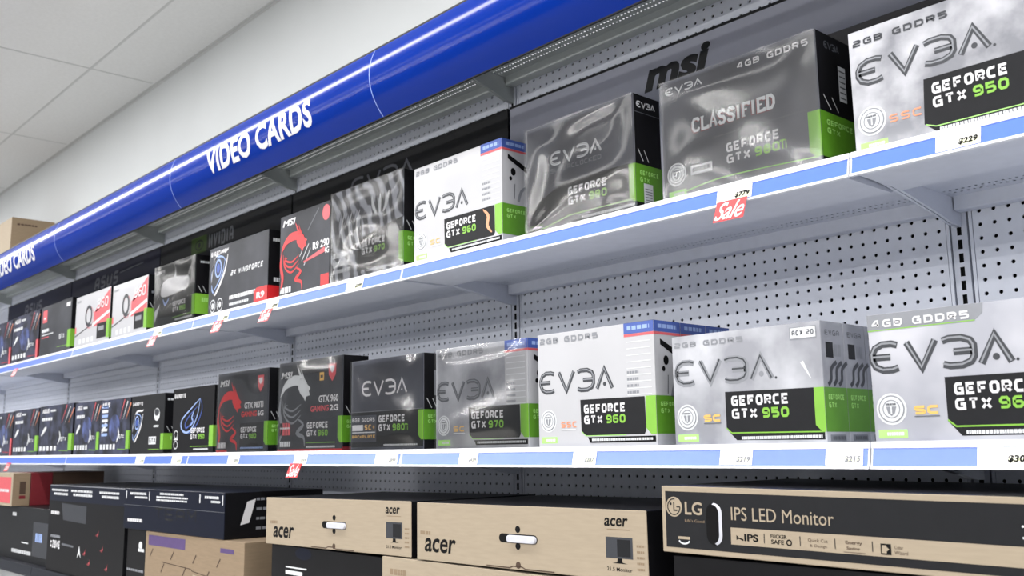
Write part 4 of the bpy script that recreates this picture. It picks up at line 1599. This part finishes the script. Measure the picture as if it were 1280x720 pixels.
def big(x0, z, W, D, H, lab, mats, name='carton_box', y=-19.0, rz=0.0, ry=0.0, group=None):
    return gbox(x0, H, W, D, z, lab, mats, name, y, group, 'carton', rz, ry)


def acer(x0, z, lab, rz, ry, du):
    W, D, H = 25.6, 15.0, 4.75
    r, a = big(x0, z, W, D, H, lab, (KRAFT, CARD, CARD), 'monitor_carton', rz=rz, ry=ry, group='cardboard monitor cartons')
    a.text('brand_logo', JET, 'acer', 1.1 + du, 5.3 + du, .7, 1.85, 1, bold=.02, shear=.15)
    a.blur('small_print', KRAFTD, .5 + du, 1.9 + du, 2.1, 2.4, 3, 1, seed=1)
    # hand hole with a white plastic grip
    c = 12.8 + du
    a.poly('hand_hole', JET, arc(11.0 + du, 2.3, .36, .34, 90, 270, 8) + arc(14.6 + du, 2.3, .36, .34, -90, 90, 8), 1)
    for q in (3.0, 1.75, .35):
        a.disc('hand_hole', JET if q > 1 else KRAFTI, c, q, .28, .26, 1)
    g = G()
    n = 10
    vs = []
    pts = arc(11.9 + du, 2.28, .28, .28, 90, 270, n) + arc(14.6 + du, 2.28, .28, .28, -90, 90, n)
    k = len(pts)
    for off, sc in ((0.0, 1.0), (.18, .96), (.24, .8)):
        for u, v in pts:
            cu, cv = 13.25 + du, 2.28
            vs.append((cu + (u - cu) * sc - W / 2, -D / 2 - off - .02, cv + (v - cv) * sc))
    fs = [(j * k + i, j * k + (i + 1) % k, (j + 1) * k + (i + 1) % k, (j + 1) * k + i) for j in range(2) for i in range(k)]
    fs.append(tuple(range(2 * k, 3 * k)))
    g.mesh(vs, fs, FOAM)
    g.build('grip', r)['label'] = 'white plastic hand grip'
    a.text('brand_logo#2', JET, 'acer', 21.75, 23.95, 3.62, 4.2, 1, bold=.02, shear=.15)
    a.rect('small_print', KRAFTD, 22.0, 24.1, 3.38, 3.44, 1)
    a.rect('monitor_picture', DGREY, 21.85, 24.3, 1.48, 2.9, 1)
    a.rect('monitor_picture', CHAR, 22.9, 24.1, 1.6, 2.75, 2)
    a.poly('monitor_picture', JET, [(22.9, 1.48), (23.3, 1.48), (23.35, 1.22), (23.8, 1.14), (22.4, 1.14), (22.85, 1.22)], 1)
    a.text('small_print', JET, '21.5 Monitor', 21.9, 24.2, .62, .88, 1, bold=.01)
    for q in range(5):
        a.blur('small_print', KRAFTD, 24.65, 25.3, 2.3 - q * .38, 2.45 - q * .38, 3, 1, seed=q)
    a.line('small_print', KRAFTI, [(9.1, .12), (11.8, .1), (12.2, .24), (13.2, .24), (13.6, .1), (16.7, .1)], .09, 1)
    a.done()


acer(-39.98, -25.42, 'cardboard monitor carton with black print, nearer one beside the kraft-bordered black carton', .008, -.007, 0)
acer(-66.7, -25.62, 'cardboard monitor carton with black print, the farther one next to the navy box', .009, -.011, .45)


def lg():
    W, D, H = 24.0, 15.5, 4.22
    r, a = big(-12.89, -23.2, W, D, H, 'black carton with kraft border and a white-rimmed oval hand hole', (KRAFT, CARD, CARD), 'monitor_carton', rz=.012, ry=.008)
    a.rect('black_panel', CHAR, .32, W - .32, .33, 3.88, 1)
    a.disc('brand_logo', KRAFT, 1.02, 2.9, .65, .64, 2)
    a.line('brand_logo', CHAR, arc(1.02, 2.9, .5, .5, 80, 360, 18), .07, 3)
    a.line('brand_logo', CHAR, [(1.02, 3.2), (1.02, 2.68), (1.3, 2.68)], .09, 3)
    a.disc('brand_logo', CHAR, .76, 3.08, .09, .09, 3)
    a.line('brand_logo', CHAR, [(1.52, 2.9), (1.22, 2.9)], .07, 3)
    a.text('brand_logo', KRAFT, 'LG', 1.9, 3.25, 2.44, 3.26, 2, bold=.02)
    a.text('small_print', KRAFTD, "Life's Good", 1.88, 3.4, 1.98, 2.16, 2)
    a.rect('small_print', KRAFT, 1.3, 2.24, .88, 1.05, 2)
    a.line('small_print', OFFW, arc(1.77, .86, .42, .26, 195, 345, 8), .1, 2)
    a.text('title_lettering', KRAFT, 'IPS LED Monitor', 5.45, 12.4, 2.26, 3.06, 2)
    a.rect('kraft_bar', KRAFT, 5.38, W - .32, .8, 1.82, 2)
    for u in (7.74, 10.16, 12.38, 14.62):
        a.rect('kraft_bar', CHAR, u, u + .05, 1.02, 1.58, 3)
    a.text('kraft_bar', JET, 'IPS', 6.35, 7.35, 1.06, 1.5, 3, bold=.03)
    for q in range(4):
        a.line('kraft_bar', JET, spline([(5.78, 1.36 - q * .08), (6.0, 1.2), (6.28, 1.08 + .02 * q)], 3), .05, 3)
    a.text('kraft_bar', JET, 'FLICKER', 8.22, 9.3, 1.36, 1.58, 3, bold=.02)
    a.text('kraft_bar', JET, 'SAFE', 8.24, 9.1, 1.02, 1.28, 3, bold=.02)
    a.ring('kraft_bar', JET, 9.45, 1.16, .15, .15, .08, 3)
    a.text('kraft_bar', KRAFTI, 'Quick Cut', 10.7, 11.95, 1.28, 1.5, 3)
    a.text('kraft_bar', KRAFTI, '& Design', 10.8, 11.9, .98, 1.18, 3)
    a.text('kraft_bar', KRAFTI, 'Energy', 13.05, 14.05, 1.28, 1.52, 3, bold=.02)
    a.text('kraft_bar', KRAFTI, 'Saving', 13.1, 13.9, 1.0, 1.2, 3, bold=.02)
    a.rect('kraft_bar', KRAFTI, 12.9, 14.2, .88, .91, 3)
    a.rect('kraft_bar', JET, 15.12, 15.72, .92, 1.5, 3)
    a.rect('kraft_bar', KRAFT, 15.2, 15.46, 1.0, 1.42, 4)
    a.poly('kraft_bar', KRAFT, [(15.46, 1.34), (15.62, 1.22), (15.46, 1.1)], 4)
    a.text('kraft_bar', KRAFTI, 'Color', 15.9, 16.4, 1.26, 1.44, 3)
    a.text('kraft_bar', KRAFTI, 'Wizard', 15.9, 16.65, .98, 1.16, 3)
    for q in range(2):
        a.disc('small_print', OFFW, 22.6, 2.8 - q * .55, .06, .06, 2)
    # oval hand hole
    ov = arc(4.16, 2.65, .6, .6, 0, 180, 10) + arc(4.16, 1.25, .6, .6, 180, 360, 10)
    a.poly('hand_hole', JET, ov, 2)
    g = G()
    inner = [(4.16 + (u - 4.16) * .84 - .1, 1.95 + (v - 1.95) * .93) for u, v in ov]
    k = len(ov)
    vs = [(u - W / 2, -D / 2 - .04, v) for u, v in ov] + [(u - W / 2, -D / 2 - .10, v) for u, v in inner]
    fs = [(i, (i + 1) % k, k + (i + 1) % k, k + i) for i in range(k) if ov[i][0] > 4.25]
    g.mesh(vs, fs, FOAM)
    g.build('hole_rim', r)['label'] = 'white plastic rim of the hand hole'
    a.done()


lg()


def base_cartons():
    # under the LG carton
    r, a = big(-12.4, BZ, 23.6, 15, -23.36 - BZ, 'black carton in the shade under the kraft-bordered black carton', (CARD, CARD, CARD), y=-18.6)
    a.blur('print', MIDG, 8, 16, 6.0, 6.6, 7, 1, seed=3)
    a.done()
    # under the cardboard monitor cartons
    r, a = big(-45.2, BZ, 25.5, 15, -25.62 - BZ, 'cardboard carton lying beneath the nearer cardboard monitor carton', (KRAFT, KRAFTD, KRAFT), y=-19.05)
    a.text('brand_logo', JET, 'acer', 5.2, 9.4, 5.2, 6.6, 1, bold=.02, shear=.15)
    a.blur('print', KRAFTD, 1.2, 3.6, 7.0, 7.5, 4, 1, seed=2)
    a.done()
    r, a = big(-66.6, BZ, 20.6, 15, -25.85 - BZ, 'black carton standing beneath the farther cardboard monitor carton', (CARD, CARD, CARD), y=-18.4)
    a.rect('print', OFFW, 3.0, 7.2, 6.05, 6.2, 1)
    a.rect('print', OFFW, 3.0, 6.4, 5.4, 5.8, 1)
    a.disc('print', NAVY, 6.5, 7.6, 1.6, .6, 1)
    a.done()
    # brown carton with a purple stripe
    W, D, H = 26.6, 13.5, 8.0
    r, a = big(-98.9, BZ, W, D, H, 'brown carton with a purple stripe under the navy box', (KRAFTD, KRAFTD, KRAFTD), y=-18.85, rz=.012)
    a.rect('purple_stripe', PURPLE, .9, 11.7, 6.3, 7.55, 1)
    a.rect('purple_stripe', PURPLE, 20.9, 24.2, 6.6, 7.1, 1)
    for q in range(5):
        u = 1.5 + q * 6.2
        if u < 25:
            a.line('doodle_print', KRAFTI, [(u, 4.9), (u + .9, 5.9)], .22, 1)
        if u + 4 < 25:
            a.line('doodle_print', KRAFTI, [(u + 3.5, 3.2), (u + 4.4, 4.3)], .22, 1)
    a.line('doodle_print', KRAFTI, [(5.4, 4.45), (13.5, 4.2), (13.8, 4.0), (25, 3.2)], .1, 1)
    a.line('doodle_print', KRAFT, [(14, 3.4), (24, 2.6)], .5, 1)
    a.rect('purple_stripe', PURPLE, 9, 11.5, .2, 6.2, 1, 'R')
    a.done()
    # navy box on top of it
    W, D, H = 28.7, 13.0, 5.2
    r, a = big(-105.9, BZ + 8.06, W, D, H, 'shiny navy box with white small print and a sticker on its black end', (NAVY, CARD, NAVY), y=-19.1, rz=.02, ry=-.0)
    for u0, u1, s in ((.5, 8.2, 1), (22.3, 29.0 - .6, 2)):
        a.rect('small_print', OFFW, u0, u0 + .25, 3.9, 4.9, 1)
        a.blur('small_print', OFFW, u0 + 1.4, u1 - 1.2, 4.45, 4.75, 8, 1, seed=s)
        a.blur('small_print', OFFW, u0 + 3.0, u1 - .8, 4.0, 4.25, 8, 1, seed=s + 5)
        a.rect('small_print', OFFW, u1 - .3, u1 - .1, 3.8, 4.9, 1)
    a.blur('small_print', OFFW, 11.2, 18.0, 4.6, 4.85, 10, 1, seed=6)
    a.blur('small_print', OFFW, 10.2, 19.2, 4.2, 4.42, 12, 1, seed=7)
    a.blur('small_print', OFFW, 10.2, 19.0, 3.85, 4.05, 12, 1, seed=8)
    a.tech('title_lettering#1', CHAR, 'TEAM', 9.9, 21.6, 1.5, 3.0, 1, wt=.16)
    a.blur('title_lettering', WHITE, 1.4, 6.1, .95, 1.35, 6, 1, seed=4)
    a.line('carton_fold', MIDG, [(0, 3.1), (W, 3.0)], .05, 1)
    a.poly('sticker', WHITE, [(2.0, 1.5), (3.1, 1.7), (3.9, 4.4), (2.8, 4.1)], 1, 'R')
    for q in range(4):
        a.blur('side_print', GREY, 4.0, 5.6, .9 + q * 1.1, 1.2 + q * 1.1, 2, 1, 'R', seed=q)
    a.done()
    # narrow black carton beside the brown one
    r, a = big(-105.6, BZ, 6.3, 13, 8.0, 'narrow black carton standing between the big black box and the brown carton', (CARD, CARD, CARD), y=-18.8)
    a.disc('print', OFFW, 4.6, 6.0, .6, .5, 1)
    a.rect('print', OFFW, 3.8, 5.8, 5.2, 5.6, 1)
    a.blur('print', GREY, .3, 6.0, 2.6, 2.9, 6, 1, seed=3)
    a.blur('print', GREY, 2.5, 5.0, 1.3, 1.8, 3, 1, seed=4)
    a.done()
    # big black box
    W, D, H = 32.0, 13.5, 13.2
    r, a = big(-138.3, BZ, W, D, H, 'big black box with a header strip of white small print at the lower left', (CARD, CARD, CARD), y=-19.0)
    a.rect('header_strip', NAVY, .1, W - .1, H - 2.4, H - .05, 1)
    a.line('header_strip', GREY, [(.1, H - .06), (W - .1, H - .06)], .1, 2)
    for u0, u1, s in ((1.0, 8.5, 1), (10, 19, 2), (22, 29.5, 3)):
        a.blur('header_strip', OFFW, u0, u1, H - .9, H - .6, 7, 2, seed=s)
        a.blur('header_strip', OFFW, u0 + 1, u1, H - 1.5, H - 1.15, 7, 2, seed=s + 4)
    a.poly('artwork', DGREY, [(6, H - 2.7), (17, H - 2.9), (17, H - 5.4), (7, H - 5.2)], 1)
    a.blur('title_lettering', WHITE, 1.2, 5.2, H - 4.5, H - 4.0, 4, 1, seed=5)
    a.blur('title_lettering', GREY, 1.6, 6.0, H - 8.0, H - 7.6, 6, 1, seed=6)
    a.tech('title_lettering', WHITE, 'XZONE', 1.6, 6.2, H - 9.6, H - 8.4, 1, wt=.24)
    a.line('artwork', MIDG, [(7.0, H - 8.8), (12.2, H - 8.9)], .3, 1)
    a.poly('artwork', OFFW, [(14.0, H - 10.4), (14.8, H - 8.6), (15.6, H - 10.4), (14.9, H - 9.8)], 1)
    for u, v in ((17, 3.5), (19, 2.2), (24, 4.4), (26, 2.0), (22, 6.4)):
        a.poly('artwork', REDD, [(u - .9, v), (u, v + .3), (u + .5, v + .9), (u + .2, v - .2)], 1)
        a.disc('artwork', PINK, u + .2, v + .2, .16, .16, 2)
    a.done()
    # dark box at the far left and the red boxes lying on it
    W, D, H = 33.0, 13.0, 9.1
    r, a = big(-174.0, BZ, W, D, H, 'dark box with pale lettering under the red retail boxes at the lower left', (CHAR, CARD, CARD), y=-17.6)
    a.rect('artwork', DGREY, 23.5, 31.5, 1.2, 6.8, 1)
    a.blur('artwork', ICE, 25.0, 28.5, 3.6, 5.0, 4, 2, seed=2)
    a.blur('title_lettering', OFFW, 11.3, 13.6, 7.4, 8.0, 3, 1, seed=3)
    a.rect('title_lettering', OFFW, 17.4, 21.2, 3.0, 3.2, 1)
    a.blur('title_lettering', OFFW, 12.0, 23.0, 1.2, 1.8, 9, 1, seed=4)
    a.done()
    z = BZ + 9.12
    for i, (yy, dd, lab) in enumerate(((-18.9, 2.9, 'red retail box with tan edges lying at the lower left, frontmost of three'), (-15.9, 3.6, 'red retail box, middle of the three lying at the lower left'),
                                       (-12.2, 9.0, 'dark brown carton behind the two red retail boxes at the lower left'))):
        W, H = 13.4, 5.7
        r, a = big(-172.6, z, W, dd, H, lab, ((KRAFT, KRAFTD, KRAFT), (REDD, REDD, REDD), (KRAFTI, KRAFTI, KRAFTI))[i], 'retail_box', y=yy)
        if i == 0:
            a.rect('red_print', PINK, .6, W - .9, .5, H - .7, 1)
            a.blur('red_print', OFFW, 6, W - 2, 2.4, 2.9, 4, 2, seed=2)
            a.rect('side_print', KRAFTI, dd * .4, dd * .75, 2.0, 4.2, 1, 'R')
            a.rect('side_print', REDD, dd * .4, dd * .75, 1.2, 1.8, 1, 'R')
        a.done()


base_cartons()

# ---------------------------------------------------------------- carton on top of the canopy
r, a = gbox(-228.0, 11.9, 22.0, 9.2, SH_CAN + 1.62, 'tan cardboard carton on top of the canopy at the far left', (KRAFT, KRAFTD, KRAFTD), 'carton_box', -10.0, None, 'carton')
a.blur('print', KRAFTI, 1.2, 5.5, 10.2, 10.6, 6, 1, 'R', seed=2)
a.done()
